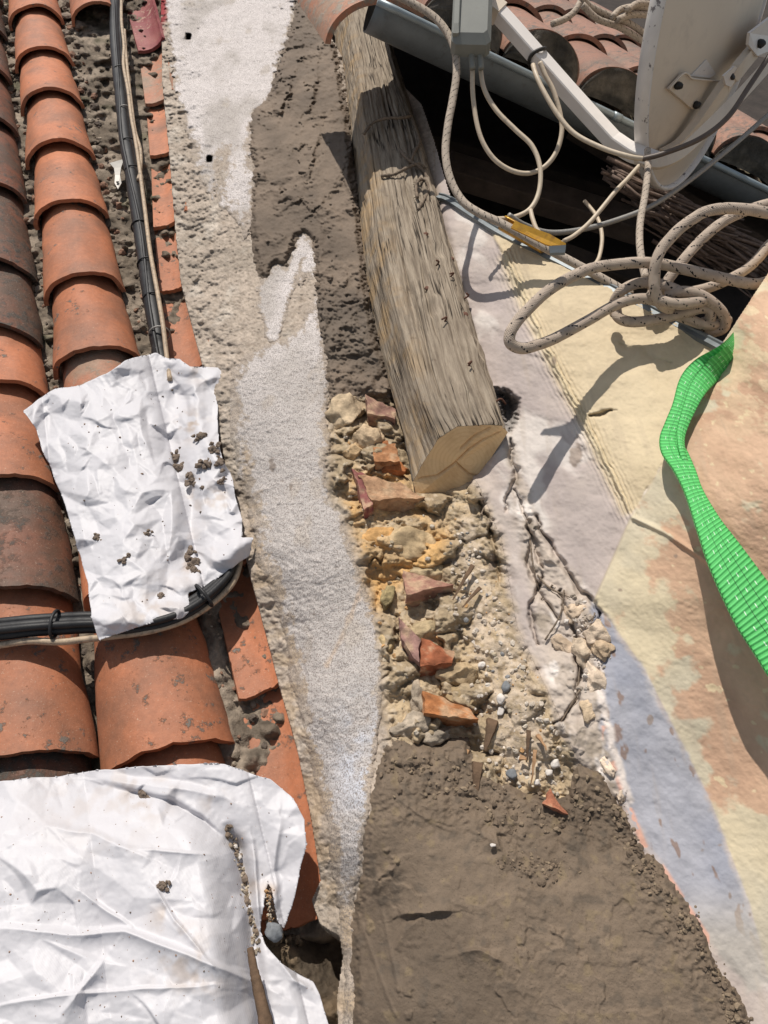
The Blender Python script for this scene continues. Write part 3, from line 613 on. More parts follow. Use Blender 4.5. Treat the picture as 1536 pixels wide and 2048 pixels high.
def white_c(X, Y, s, t, sdv=None):
    n = fbm(s*10, t*5, 101, 4); c = lerp3(lerp3((.66, .61, .59), (.50, .46, .435), ss(500, 900, Y)), (.47, .43, .40), ss(0, .6, n))
    c = lerp3(c, (.55, .59, .68), .7*np.exp(-((X-720)/50)**2-((Y-1530)/110)**2)*ss(-.3, .3, fbm(s*30, t*30, 103, 3)))
    c = lerp3(c, (.50, .36, .24), .6*ss(9, 1, pline([(725,1170),(690,1260),(655,1330)], X, Y)[0]+5*fbm(s*50, t*50, 1, 3)))
    c = lerp3(c, (.46, .40, .34), .6*ss(.42, .6, fbm(s*20, t*9, 105, 5)))
    for cx, cy, rx, ry in ((546, 930, 9, 14), (582, 975, 3, 8), (565, 962, 4, 4), (628, 1228, 4, 3), (560, 1180, 5, 4), (735, 1440, 4, 10), (600, 1300, 3, 5)):
        q = ((X-cx)/rx)**2+((Y-cy)/ry)**2+1.2*fbm(s*60, t*60, 173, 3); c = lerp3(c, (.20, .155, .12), .8*ss(1.0, .4, q))
    for cx, cy in ((376, 73), (419, 318)): c = lerp3(c, (.015, .013, .012), 1.0*((np.abs(X-cx+.2*(Y-cy)) < 6) & (np.abs(Y-cy) < 7)))  # same anchor holes, their inner shade painted on the white coat
    return c
whh = lambda X, Y, s, t: .0012*fbm(s*120, t*120, 111, 3)+.002*fbm(s*14, t*8, 113, 3)+.0015-.02*(((np.abs(X-376) < 5) & (np.abs(Y-73) < 6)) | ((np.abs(X-419) < 5) & (np.abs(Y-318) < 6)))
layer('white_plaster', [(318,-160),(600,-160),(590,0),(580,60),(560,110),(545,185),(505,235),(503,320),(518,345),(507,420),(498,470),(488,478),(474,440),(452,415),(440,425),(438,380),(452,300),(440,330),(430,400),(412,385),(388,320),(370,240),(352,180),(338,80)], (330, -160, 620, 500), 'white', whh, white_c, thick=.0022, blend=26, bl_dir=lambda X, Y: 1-.7*ss(300, 200, Y))
layer('white_plaster', [(605,467),(625,482),(634,525),(628,560),(612,550),(602,575),(596,560),(606,520),(590,560),(573,625),(556,683),(536,687),(518,620),(515,580),(525,555),(553,525),(573,535),(589,480)], (500, 455, 650, 700), 'white', whh, white_c, warp=(6, 60), thick=.002, blend=10)
layer('white_plaster', [(634,570),(645,650),(657,745),(655,850),(651,960),(690,1050),(715,1120),(742,1210),(760,1310),(764,1430),(748,1500),(738,1600),(722,1700),(708,1800),(700,2240),(680,2240),(690,1900),(676,1760),(650,1640),(618,1500),(585,1360),(556,1220),(516,1100),(480,950),(458,850),(458,735),(520,695),(590,660),(620,620)], (460, 560, 790, 2200), 'white', whh, white_c, warp=(12, 30), thick=.0022, blend=22, bl_dir=lambda X, Y: 1+1.2*ss(70, -30, X-(470+(Y-700)*.19))*1.0)
trowel = [([(716,270),(700,300),(680,350)], 1),([(707,700/2.56),(700,310),(690,345),(675,375)], 1),([(640,265),(615,360)], 1),([(660,280),(640,320),(618,378)], -1),([(545,380),(600,395),(580,410)], 1),([(590,150),(560,225),(545,228)], 1),([(635,140),(625,200),(610,225)], 1),
          ([(505,440),(545,475),(570,465)], 1),([(700,300),(690,360),(702,390)], -1),([(560,130),(550,190)], -1),([(650,400),(640,410),(660,420),(700,440)], 1)]
def ledges(s, t, seed, ds, dt, scl, amp):
    q = (s*ds+t*dt)*scl+1.3*fbm(s*9, t*9, seed, 3)+.25*fbm(s*60, t*60, seed+3, 3); k = q-np.floor(q); id_ = np.floor(q)
    on = hsh(id_, np.floor((s*dt-t*ds)*scl*.45+hsh(id_, id_*0, seed)*5+.4*fbm(s*14, t*14, seed+5, 2)), seed+9)
    return amp*on*on*(1-k)**1.6*ss(0, .05, k)
def m1h(X, Y, s, t):
    h = .0022*fbm(s*20, t*12, 121, 3)+ledges(s, t, 125, .75, -.65, 15, .011)+ledges(s, t, 135, .2, -.95, 9, .006)+.0011*fbm(s*150, t*150, 123, 3)
    md = fbm(s*60, t*60, 127, 2)*5
    for p, sg in trowel:
        d, sd, par = pline(p, X+md, Y+md); k = np.clip(sd*sg, -4, 60); h = h + .011*np.where(sd*sg > 0, np.exp(-d/26), np.exp(-d/3))*(d < 90)*np.sin(np.clip(par, .02, .98)*math.pi)**.4
    lump = ss(0, 60, Y-545+40*fbm(s*20, t*20, 3, 2)); h = h + lump*(.014*fbm(s*24, t*24, 129, 5, .6)+.006*np.abs(fbm(s*75, t*75, 131, 3)))
    return h
def m1c(X, Y, s, t):
    n = fbm(s*9, t*9, 133, 4); c = lerp3((.185, .140, .103), (.130, .098, .072), ss(-.3, .5, n)); return lerp3(c, (.10, .08, .062), .6*ss(560, 640, Y)*ss(760, 700, Y)+0*n)
layer('mortar_patch', [(597,-160),(597,0),(585,39),(570,98),(554,152),(534,199),(499,234),(499,297),(511,336),(501,422),(511,527),(523,559),(536,559),(553,525),(573,533),(589,482),(605,463),(628,484),(632,566),(644,664),(655,762),(665,800),(720,800),(790,790),(760,700),(735,600),(722,480),(705,340),(695,234),(671,98),(651,60),(640,0),(640,-160)],
      (480, -160, 800, 830), 'wet', m1h, m1c, thick=.010, ew=10, warp=(5, 60))
lines2 = [([(985,1650/1+0),(1000,1700)], 1),([(800,1835),(815,1830),(880,1820),(905,1822)], -1),([(905,1905),(960,1900),(1010,1925)], 1),([(745,1790),(760,1750),(810,1715)], 1),([(790,1905),(810,1865),(850,1830)], 1)]
scr = [[(735,1640),(760,1800),(800,1990)],[(725,1850),(755,1940),(790,2030)],[(840,1630),(900,1650)],[(800,1600),(870,1650),(900,1660)]]
def m2h(X, Y, s, t):
    h = .005*fbm(s*5, t*5, 141, 2)+.0006*fbm(s*160, t*160, 143, 3)+.0012*ss(.1, .5, fbm(s*60, t*60, 144, 3))+.0015*fbm(s*26, t*9, 145, 3)+ledges(s, t, 165, .1, -1, 6, .005)
    md = fbm(s*45, t*45, 147, 3)*7
    rough = ss(60, -20, Y-1640+30*fbm(s*12, t*12, 2, 3)+(X-900)*-.05)+ss(-110, 20, (X-1180)-(Y-1600)*.70+40*fbm(s*10, t*10, 12, 3)); rough = np.clip(rough, 0, 1)
    h = h + rough*(.006*fbm(s*28, t*28, 149, 5, .65)+.004*np.abs(fbm(s*90, t*90, 151, 3)))
    gm = np.exp(-((X-1070)/90)**2-((Y-1740)/40)**2); h = h + gm*.010*fbm(s*40, t*40, 153, 4)
    for p, sg in lines2:
        d, sd, par = pline(p, X+md, Y+md); h = h + .011*np.where(sd*sg > 0, np.exp(-d/24), np.exp(-d/3))*(d < 80)*np.sin(np.clip(par, .02, .98)*math.pi)**.5
    for p in scr:
        d, sd, par = pline(p, X+md*.3, Y+md*.3); h = h + .002*np.exp(-(d/4)**2)
    return h
def m2c(X, Y, s, t):
    n = fbm(s*7, t*7, 155, 4); c = lerp3((.172, .128, .090), (.132, .097, .067), ss(-.3, .5, n)); c = lerp3(c, (.105, .078, .055), .6*ss(.05, .5, fbm(s*3+4, t*3, 159, 3))); f = fbm(s*60, t*60, 157, 4); c = lerp3(c, (.22, .165, .095), .5*ss(.3, .6, f)); return lerp3(c, (.08, .065, .05), .5*ss(-.2, -.6, f))
layer('mortar_bed', [(770,1490),(800,1475),(860,1495),(930,1480),(960,1530),(1050,1590),(1130,1600),(1150,1530),(1200,1540),(1235,1590),(1280,1690),(1330,1745),(1400,1850),(1450,1950),(1490,2020),(1560,2240),(705,2240),(708,1850),(722,1720),(738,1600),(758,1530)],
      (690, 1460, 1580, 2200), 'wet', m2h, m2c, thick=.014, ew=16, warp=(14, 40))

# stones and bricks set in the exposed masonry
def rockpart(px, py, size_px, seed, colr, name='stone', lift=.0, squash=(1, .8, .7), sub=4, rough=.26, rot=0.0, cuts=9, parent=wall):
    h = float(Hm(px, py)); d = float(depth_h(px, py, h)); sz = size_px/F*d; ca, sa = math.cos(rot), math.sin(rot)
    fr = np.stack([ca*SW+sa*TW, -sa*SW+ca*TW, NW]); V, F_ = rock_data(PH(px, py, h+lift-.006), sz, seed, sub, rough, cuts, squash, fr); V = V+np.array([mnoise.noise_vector(Vector(v*95)) for v in V])*.0022
    rs = np.random.RandomState(seed); n = np.array([mnoise.fractal(Vector(v*30), .8, 2, 4) for v in V])
    c = np.asarray(colr)*np.array([1.10, .98, .84])*(1+.45*n)[:, None]
    return mesh_obj(name, V, F_, M['stone'], parent, True, np.clip(c, .01, .9))
LST = (.42, .33, .22); DST = (.20, .165, .12); OCR = (.58, .38, .18)
for a in [(692,822,48,1,(.46,.40,.31),.01,(.8,1,.6)),(735,880,34,2,(.44,.37,.28),.012,(.9,1,.7)),(705,905,26,3,LST,.0,(1,.8,.6)),(772,905,30,4,(.36,.16,.08),.0,(1,.7,.7)),(790,940,28,5,(.42,.18,.08),.005,(1,.7,.6)),
          (690,980,30,6,LST,-.005,(1,1,.4)),(760,1080,44,8,OCR,-.005,(1,.7,.45)),(830,1090,56,9,(.42,.35,.24),.004,(1,.65,.5)),(890,1110,30,10,(.30,.26,.22),.004,(.8,1,.5)),
          (775,1195,26,11,(.34,.30,.18),.005,(.7,1,.8)),(860,1150,40,12,(.40,.35,.25),.012,(1,.6,.6)),(870,1230,22,13,(.36,.32,.26),.008,(1,.7,.6)),(850,1265,36,14,(.38,.33,.23),.008,(1,.6,.6)),(895,1255,22,15,LST,.006,(1,.8,.6)),
          (775,1290,24,16,(.44,.37,.24),.004,(.7,1.1,.7)),(895,1330,30,18,(.34,.29,.21),.0,(1,.8,.5)),(915,1350,42,19,(.37,.31,.22),.010,(1,.7,.6)),(840,1400,34,20,(.37,.34,.30),.004,(.7,1.1,.7)),(930,1395,40,21,(.36,.30,.20),.012,(1,.7,.6)),
          (825,1452,40,22,(.36,.335,.30),.010,(1,.7,.7)),(875,1475,34,23,(.34,.32,.29),.004,(1,.6,.6)),(795,1345,22,24,(.42,.35,.26),.0,(.7,1.2,.7)),(740,1010,26,25,OCR,.0,(1,1,.5)),
          (1195,1265,28,26,(.48,.43,.38),.012,(1,1,.7)),(1150,1230,30,27,(.50,.44,.38),.006,(1,.8,.6)),(1165,1300,34,28,(.50,.45,.39),.004,(.8,1,.5)),(1205,1300,22,29,(.40,.34,.27),.01,(1,1,.8)),(1190,1360,30,30,(.66,.60,.54),.004,(.6,1.2,.6)),
          (1130,1290,30,31,(.46,.40,.34),.0,(1,1,.4)),(1215,1530,20,32,(.66,.60,.54),.006,(.6,1.3,.6)),(1240,1585,18,33,(.62,.56,.50),.004,(.7,1.2,.6)),(1180,1420,26,34,(.45,.39,.31),.0,(.8,1.2,.5))]:
    px, py, sp, sd_, cc, lf, sq = a; rockpart(px, py, sp, sd_, cc, 'stone', lf, sq, rot=(sd_*1.7) % .8-.4)
def brick(corners, h0, hh, seed, colr, name='brick'):
    """a block whose top face is the quad given in pixels (tl, tr, br, bl) at h0+hh, sides go down by hh*2"""
    n = 14; V = []; F_ = []
    tl, tr, br, bl = [np.array(c, float) for c in corners]
    idx = {}
    rs = np.random.RandomState(seed); off = rs.uniform(0, 50, 3)
    base = float(np.mean([Hm(c[0], c[1]) for c in corners]))+h0
    def pt(u, v, k):
        p = (tl*(1-u)+tr*u)*(1-v)+(bl*(1-u)+br*u)*v
        s, t = [float(np.mean(q)) for q in st(p[0], p[1], base)]
        w_ = STH(s, t, base+hh-k*hh*2.6)
        return w_
    # build as box grid then displace
    us = np.linspace(0, 1, n); ks = np.linspace(0, 1, 10)
    def addgrid(fn, a, b):
        i0 = len(V)
        for i in a:
            for j in b: V.append(fn(i, j))
        na, nb = len(a), len(b)
        for i in range(na-1):
            for j in range(nb-1): q = i0+i*nb+j; F_.append((q, q+nb, q+nb+1, q+1))
    addgrid(lambda v, u: pt(u, v, 0), us, us); addgrid(lambda k, u: pt(u, 1, k), ks, us); addgrid(lambda k, v: pt(1, 1-v, k), ks, us)
    addgrid(lambda k, u: pt(1-u, 0, k), ks, us); addgrid(lambda k, v: pt(0, v, k), ks, us)
    V = np.array(V); c0 = V.mean(0)
    D = np.array([mnoise.noise_vector(Vector(v*28+off)) for v in V])*.0050+np.array([mnoise.noise_vector(Vector(v*90+off)) for v in V])*.0030; V = V+D
    cn = np.array([mnoise.fractal(Vector(v*45), .8, 2, 4) for v in V]); c = np.asarray(colr)*np.array([.86, .95, 1.0])*(1+.5*cn)[:, None]
    k_ = ss(.0, .5, cn)[:, None]*.75; c = c*(1-k_)+k_*np.array([.46, .33, .21])
    return mesh_obj(name, V, F_, M['stone'], wall, True, np.clip(c, .01, .9))
brick([(718,960),(800,975),(850,1005),(742,1012)], .012, .016, 3, (.50, .27, .15))
brick([(706,945),(735,960),(748,1020),(728,1030)], .010, .014, 4, (.30, .10, .085))
brick([(808,1150),(860,1165),(905,1180),(812,1200)], .012, .018, 5, (.42, .20, .14))
brick([(798,1240),(842,1290),(838,1335),(805,1290)], .012, .016, 6, (.38, .20, .16))
brick([(842,1290),(908,1310),(905,1335),(842,1345)], .008, .018, 7, (.42, .13, .06))
brick([(842,1392),(935,1425),(955,1445),(848,1435)], .012, .020, 8, (.52, .19, .07))
brick([(733,800),(790,830),(790,850),(736,838)], .01, .016, 9, (.30, .15, .11))
brick([(745,905),(790,900),(800,930),(752,935)], .01, .014, 10, (.46, .20, .09))
brick([(1100,1578),(1112,1600),(1135,1628),(1082,1612)], .015, .006, 11, (.55, .20, .11), 'tile_shard')

# ------------------------------------------------------------------ timber beam
bm_o = empty('timber_beam', PH(np.array(900.), np.array(900.), .12)); tag(bm_o, 'thick weathered grey timber beam with a freshly sawn yellow end, lying in the chase of the wall', 'beam')
SEC = [  # sections from the sawn end upward: (px,py,h) x 10 pts clockwise from the lower-left corner
 [(826,962,0.195),(852,915,0.232),(876,878,0.266),(913,853,0.284),(960,849,0.288),(1003,851,0.282),(1016,864,0.262),(968,937,0.205),(938,992,0.165),(905,1004,0.155),(866,1001,0.160),(833,992,0.175)],
 [(806,860,0.178),(822,830,0.223),(846,800,0.286),(880,780,0.292),(930,770,0.293),(975,768,0.290),(992,790,0.245),(965,860,0.190),(930,900,0.150),(900,915,0.140),(860,920,0.140),(820,910,0.160)],
 [(760,690,0.168),(778,665,0.218),(800,640,0.281),(840,620,0.287),(885,612,0.288),(925,612,0.285),(946,640,0.240),(930,700,0.180),(900,740,0.140),(860,750,0.130),(820,745,0.130),(778,730,0.150)],
 [(722,500,0.158),(738,480,0.208),(762,462,0.271),(800,448,0.277),(845,442,0.278),(880,446,0.275),(900,470,0.230),(880,530,0.170),(850,555,0.130),(820,560,0.120),(780,555,0.120),(738,535,0.140)],
 [(704,330,0.148),(718,316,0.198),(740,305,0.259),(772,297,0.265),(810,294,0.266),(842,300,0.263),(860,322,0.210),(846,370,0.160),(820,385,0.120),(790,390,0.110),(755,388,0.110),(715,365,0.130)],
 [(694,215,0.138),(705,205,0.188),(722,198,0.249),(750,193,0.255),(785,193,0.256),(812,200,0.253),(826,218,0.200),(812,255,0.150),(790,270,0.110),(760,272,0.100),(730,270,0.100),(700,245,0.120)],
 [(676,100,0.128),(688,90,0.178),(705,84,0.234),(728,82,0.240),(755,84,0.241),(778,92,0.238),(790,105,0.190),(775,135,0.140),(755,145,0.100),(730,146,0.090),(705,142,0.090),(680,122,0.110)],
 [(650,-60,0.118),(660,-68,0.168),(675,-72,0.214),(695,-74,0.220),(718,-72,0.221),(738,-66,0.218),(748,-55,0.170),(735,-35,0.130),(718,-28,0.090),(695,-28,0.080),(675,-30,0.080),(655,-45,0.100)]]
sec3 = np.array([[PH(np.array(float(a)), np.array(float(b)), c) for a, b, c in sx] for sx in SEC])
def resample_ring(r, m):
    r = np.concatenate([r, r[:1]]); out = []; k = len(r)-1
    for i in range(m):
        f = i/m*k; j = int(f); u = f-j; out.append(r[j]*(1-u)+r[j+1]*u)
    out = np.array(out)
    return (out*6+np.roll(out, 1, 0)+np.roll(out, -1, 0))/8
MR = 320; rings = np.array([resample_ring(r, MR) for r in sec3])
path = np.stack([crom([rings[k][j] for k in range(len(rings))], 40) for j in range(MR)], 1)
nr = path.shape[0]; cen = path.mean(1); L_ = np.concatenate([[0], np.cumsum(np.linalg.norm(np.diff(cen, axis=0), axis=1))])
ang, lng = np.meshgrid(np.arange(MR)/MR, L_)
rad = path-cen[:, None, :]; rad /= np.linalg.norm(rad, axis=2)[..., None]
def per(x, y, sd_, f): a = x*2*math.pi; return fbm(np.cos(a)*f+5, np.sin(a)*f+y, sd_, 4)
disp = .004*fbm(ang*10, lng*4, 201, 3)*np.sin(math.pi*ang)**.3+.0035*fbm(ang*90, lng*5, 203, 4)+.0018*fbm(ang*50, lng*30, 205, 3)
kn = 0
for ka, kl in ((.30, .35), (.38, .55), (.45, .22), (.22, .7), (.55, .5)):
    q = ((ang-ka)*.5/.012)**2+((lng-kl)/.02)**2; disp = disp-.004*np.exp(-q)+.003*np.exp(-(np.sqrt(q)-1.6)**2*3)
rsb = np.random.RandomState(31)
for _ in range(26):
    ka = rsb.uniform(.12, .72); l0 = rsb.uniform(-.1, 1.2); l1 = l0+rsb.uniform(.12, .5); sl_ = rsb.uniform(-.02, .02)
    lin = ka+sl_*(lng-l0)+.006*fbm(lng*9, lng*0+ka*50, 207, 3); pr_ = np.clip((lng-l0)/(l1-l0), 0, 1); wd_ = .0013+.0020*np.sin(pr_*math.pi)
    disp = disp-.0105*np.sin(pr_*math.pi)**.5*np.exp(-((ang-lin)*.5/wd_)**2)
disp[0] *= .2
Pb = path+rad*disp[..., None]
i = np.arange(nr*MR).reshape(nr, MR); q = np.stack([i[:-1], i[1:], np.roll(i, -1, 1)[1:], np.roll(i, -1, 1)[:-1]], -1).reshape(-1, 4)
bo = mesh_obj('beam_body', Pb.reshape(-1, 3), q, M['beam'], bm_o, True, uvs=np.stack([ang.ravel(), lng.ravel()], 1))
# sawn face: concentric rings of the first section, with the checks cut into it
ring = Pb[0]; c0 = ring.mean(0); nb = (cen[0]-cen[6]); nb /= np.linalg.norm(nb); V = []; F_ = []
RN = 26
for k in range(RN+1):
    f = 1-k/RN*.999; V.append(c0+(ring-c0)*f)
V = np.concatenate(V); F_ = [(k*MR+j, k*MR+(j+1) % MR, (k+1)*MR+(j+1) % MR, (k+1)*MR+j) for k in range(RN) for j in range(MR)]
ex = ring[int(MR*.5)]-c0; e1 = ex/np.linalg.norm(ex); e2 = np.cross(nb, e1); L2 = np.stack([(V-c0)@e1, (V-c0)@e2], 1)
dd = np.zeros(len(V))
for pth in [[(-.005, .0), (.03, .012), (.06, .016), (.09, .012)], [(-.005, 0), (-.04, -.004), (-.07, .004)], [(0, 0), (.01, -.03), (.03, -.05)], [(.02, .02), (.05, .03), (.08, .03)]]:
    d, _, pr = pline(pth, L2[:, 0], L2[:, 1]); dd = np.maximum(dd, .006*np.exp(-(d/.0016)**2))
V = V-nb*dd[:, None]+nb*.0008
mesh_obj('sawn_end', V, F_, M['end'], bm_o, True)
rs = np.random.RandomState(7)
def on_beam(a, l, lift=.0):
    j = int(a*MR) % MR; k = min(range(nr), key=lambda q_: abs(L_[q_]-l)); return Pb[k, j]+rad[k, j]*lift
for a, l, ln in ((.40, .45, .022), (.36, .50, .03), (.46, .40, .02), (.33, .30, .018), (.5, .62, .02), (.37, .16, .02), (.48, .08, .016)):
    p0 = on_beam(a, l, -.004); p1 = on_beam(a, l, .010); sd_ = rs.normal(size=3); sd_ -= nb*0; p2 = on_beam(a+.02*rs.choice([-1, 1]), l-.01, .014); p3 = on_beam(a+.05*rs.choice([-1, 1]), l-.02*rs.rand(), .008)
    tube('bent_nail', crom([p0, p1, p2], 5), .0019, M['rust'], bm_o, 6)
for a, l in ((.34, .62), (.44, .33), (.30, .42), (.46, .55)):
    p = on_beam(a, l, -.002); V, F_ = rock_data(p, .007, int(a*100), 2, .2, 3, (1, 1, .5)); mesh_obj('knot', V, F_, M['rust'], bm_o)
# dead creeper roots on the beam
def tendril(pts, label, h=.29, r=.0042, hairs=90):
    path = crom([PH(np.array(float(x)), np.array(float(y)), hh) for x, y, hh in pts], 8); mb = MB(); n = len(path)
    V, F_, _ = sweep_data(path, circ(r, 6), scale=.7+.5*np.random.RandomState(3).rand(n)); mb.add(V, F_)
    rs = np.random.RandomState(len(pts)*7+int(pts[0][0]))
    for _ in range(hairs):
        p = path[rs.randint(n)]; d = rs.normal(size=3); d -= NW*np.dot(d, NW)*.9; d /= np.linalg.norm(d); q_ = p+d*rs.uniform(.003, .012)-NW*.003
        V, F_, _ = sweep_data(np.array([p, (p+q_)/2+NW*.001, q_]), circ(.0006, 3)); mb.add(V, F_)
    o = mb.build('dead_tendril', M['tendril']); return tag(o, label, 'creeper', 'dried creeper roots on the beam')
tendril([(728,268,.262),(745,246,.272),(775,236,.280),(800,236,.280),(822,232,.270)], 'arched dry creeper root across the beam just below its shaded top end')
tendril([(822,232,.268),(832,260,.262),(838,285,.262),(828,305,.275),(820,325,.280)], 'dry creeper root hanging down the right edge of the beam top')
tendril([(762,352,.270),(790,348,.278),(815,335,.283),(835,328,.278),(848,335,.268)], 'fuzzy dry creeper root lying across the middle of the upper beam')
tendril([(836,420,.276),(848,400,.276),(858,378,.268),(850,362,.272),(838,360,.280),(832,378,.282),(835,395,.284)], 'small looped dry creeper root on the right half of the beam')
tendril([(800,300,.278),(815,318,.284),(845,340,.272),(856,362,.262),(862,385,.25)], 'dry creeper root running down beside the plaster on the right edge')

# ------------------------------------------------------------------ upper roof: eave slab, tiles, gutter
G1 = cam_at_depth(790, 23, 1.70); G2 = cam_at_depth(1620, 424, 2.12)
E = (G2-G1); EL = np.linalg.norm(E); E /= EL
A_ = np.array([-.15, .72, -.68]); A_ -= E*(A_@E); A_ /= np.linalg.norm(A_); N2 = np.cross(E, A_); N2 /= np.linalg.norm(N2)
if N2[2] < 0: N2 = -N2
def UR(e, a, n): return W(G1+E*e+A_*a+N2*n)
upper = empty('upper_roof', UR(.5, .6, 0)); tag(upper, 'upper roof slab ending above the dark eave, behind the satellite dish', 'roof')
EW, AW, N2W = RM@E, RM@A_, RM@N2
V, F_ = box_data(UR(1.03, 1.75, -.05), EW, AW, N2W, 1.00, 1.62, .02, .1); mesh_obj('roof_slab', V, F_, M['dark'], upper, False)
V, F_ = box_data(UR(.95, 1.75, -.026), EW, AW, N2W, 1.11, 1.60, .004, .1)
MB_ = MB()
X, Y = np.meshgrid(np.linspace(.06, 2.0, 300), np.linspace(.10, 3.2, 320)); hh = -.015+.02*fbm(X*12, Y*12, 301, 4)+.008*fbm(X*50, Y*50, 303, 3)
Pm = W(G1+X[..., None]*E+Y[..., None]*A_+hh[..., None]*N2).reshape(-1, 3); cc = lerp3((.24, .19, .14), (.11, .095, .06), ss(-.2, .4, fbm(X*9, Y*9, 305, 4))).reshape(-1, 3)
mesh_obj('mortar_fill', Pm, grid_faces(*X.shape), M['bed'], upper, True, cc)
def up_tile(e, a0, a1, w, mat, label, seed, H=.085):
    n = 26; aa = np.linspace(0, math.pi, n+1); V = []; F_ = []; nv = 12
    for th in (0, .012):
        for k in range(nv+1):
            b = k/nv; ww = w/2*(1-.12*b)-th; Hh = H*(1-.1*b)-th
            for x in aa: V.append(UR(e-math.cos(x)*ww, a0+(a1-a0)*b+.004*math.sin(x*3+seed), .0+math.sin(x)*Hh+.012-.012*b))
    m = (nv+1)*(n+1)
    for k in range(nv):
        for j in range(n): p = k*(n+1)+j; F_ += [(p, p+1, p+n+2, p+n+1), (m+p, m+p+n+1, m+p+n+2, m+p+1)]
    for j in range(n): F_ += [(j, m+j, m+j+1, j+1)]
    o = mesh_obj('roof_tile', np.array(V), F_, M[mat]); es = o.modifiers.new('edges', 'EDGE_SPLIT'); es.split_angle = R(50); tag(o, label, 'roof tile', 'tiles of the upper roof'); return o
def plug(e, a0, w, seed, par, H=.078):
    n = 34; X, Y = np.meshgrid(np.linspace(-1, 1, n), np.linspace(0, 1, 22)); ww = w/2-.001
    hh = (.012+Y*(H+.006))*np.sqrt(np.clip(1-X**2, 0, 1)); out = -.014+.012*(Y**3)+.010*fbm(X*2+seed, Y*3, 311, 4)-.004
    P = W(G1+(e+X*ww)[..., None]*E+(a0+out*1.0)[..., None]*A_+(hh+.0)[..., None]*N2).reshape(-1, 3)
    c = lerp3((.13, .115, .095), (.065, .06, .052), ss(-.3, .4, fbm(X*2+seed, Y*2, 313, 4))).reshape(-1, 3); mesh_obj('mortar_plug', P, grid_faces(*X.shape), M['bed'], par, True, c)
ups = [(.18, 'second from the left behind the cable box'), (.405, 'dark mortar plugged end just above the white arm'), (.63, 'large round mortar filled end beside the dish rim'), (.855, 'hidden partly behind the dish'), (1.08, 'mortar filled end seen right below the dish'), (1.32, 'at the right edge of the photo')]
for k, (e, lb) in enumerate(ups):
    o = up_tile(e, .085, .46, .215, 'clay_up', 'upper roof cover tile with its end plugged by mortar, '+lb, k*3); plug(e, .085, .215, k*5, o)
    up_tile(e, .44, .85, .20, 'clay_up', 'upper roof cover tile in the second course, '+lb.replace('end', 'row'), k*3+1); up_tile(e, .83, 1.25, .19, 'clay_up', 'upper roof cover tile in the third course, '+lb.replace('end', 'row'), k*3+2)
    for q_, nm in enumerate(('fourth', 'fifth', 'sixth')): up_tile(e, 1.22+.39*q_, 1.64+.39*q_, .19, 'clay_up', 'upper roof cover tile in the '+nm+' course, '+lb.replace('end', 'row'), k*3+20+q_)
# channel of dark strips under the tiles
# verge tile: the open arch over the gutter's cut end
V, F_ = [], []
def verge():
    c = cam_at_depth(768, 104, 1.80); ax = np.array([-.30, .72, -.60]); ax /= np.linalg.norm(ax); rt = np.array([.95, -.10, -.18]); rt -= ax*(rt@ax); rt /= np.linalg.norm(rt); upv = np.cross(rt, ax); upv = upv if upv[1] > 0 else -upv
    V = []; F_ = []; n = 30; nv = 10
    for th in (0, .014):
        for k in range(nv+1):
            for j in range(n+1):
                x = math.pi*j/n; V.append(W(c-rt*math.cos(x)*(.150-th)*(1-.1*k/nv)+upv*math.sin(x)*(.112-th)+ax*(k/nv*.42)))
    m = (nv+1)*(n+1)
    for k in range(nv):
        for j in range(n): p = k*(n+1)+j; F_ += [(p, p+1, p+n+2, p+n+1), (m+p, m+p+n+1, m+p+n+2, m+p+1)]
    for j in range(n): F_ += [(j, m+j, m+j+1, j+1)]
    o = mesh_obj('roof_tile', np.array(V), F_, M['clay_mix']); es = o.modifiers.new('edges', 'EDGE_SPLIT'); es.split_angle = R(50)
    tag(o, 'pale open verge tile arching over the cut left end of the gutter', 'roof tile', 'tiles of the upper roof')
verge()
gut = empty('gutter', UR(.5, 0, 0)); tag(gut, 'grey zinc half round gutter running along the eave under the dish', 'gutter')
Uw = np.array([0, .799, .602]); Uw -= E*(Uw@E); Uw /= np.linalg.norm(Uw); O_ = -A_-Uw*(-A_@Uw); O_ -= E*(O_@E); O_ /= np.linalg.norm(O_)
r = .066; V = []; F_ = []; n = 30; ne = 40
cc0 = G1-O_*r
ee = np.linspace(-.045, EL+.05, ne)
for th in (0, .002):
    for e in ee:
        for j in range(n+1):
            ph = -math.pi*j/n; V.append(W(cc0+E*e+(O_*math.cos(ph)+Uw*math.sin(ph))*(r-th)))
m = ne*(n+1)
for k in range(ne-1):
    for j in range(n): p = k*(n+1)+j; F_ += [(p, p+n+1, p+n+2, p+1), (m+p, m+p+1, m+p+n+2, m+p+n+1)]
for j in range(n): F_.append((j, j+1, m+j+1, m+j))
mesh_obj('trough', np.array(V), F_, M['zinc'], gut)
tube('bead', np.array([W(G1+E*e+O_*.004+Uw*.003) for e in np.linspace(-.045, EL+.05, 30)]), .0085, M['zinc_light'], gut, 12)
for e in (.62, 1.30):
    pts = np.array([W(cc0+E*e+(O_*math.cos(-math.pi*j/24)+Uw*math.sin(-math.pi*j/24))*(r+.001)) for j in range(25)])
    V, F_, _ = sweep_data(pts, [(-.003, -.011), (.003, -.011), (.003, .011), (-.003, .011)] if False else [(-.011, -.0015), (.011, -.0015), (.011, .0015), (-.011, .0015)], up=None); 
    tube('joint_band', np.array([W(G1+E*(e+q_)+O_*.004+Uw*.003) for q_ in (-.012, 0, .012)]), .0105, M['zinc_light'], gut, 12)
tube('seam', np.array([W(cc0+E*1.17+(O_*math.cos(-math.pi*j/24)+Uw*math.sin(-math.pi*j/24))*(r+.0005)) for j in range(25)]), .0018, M['bolt'], gut, 6)

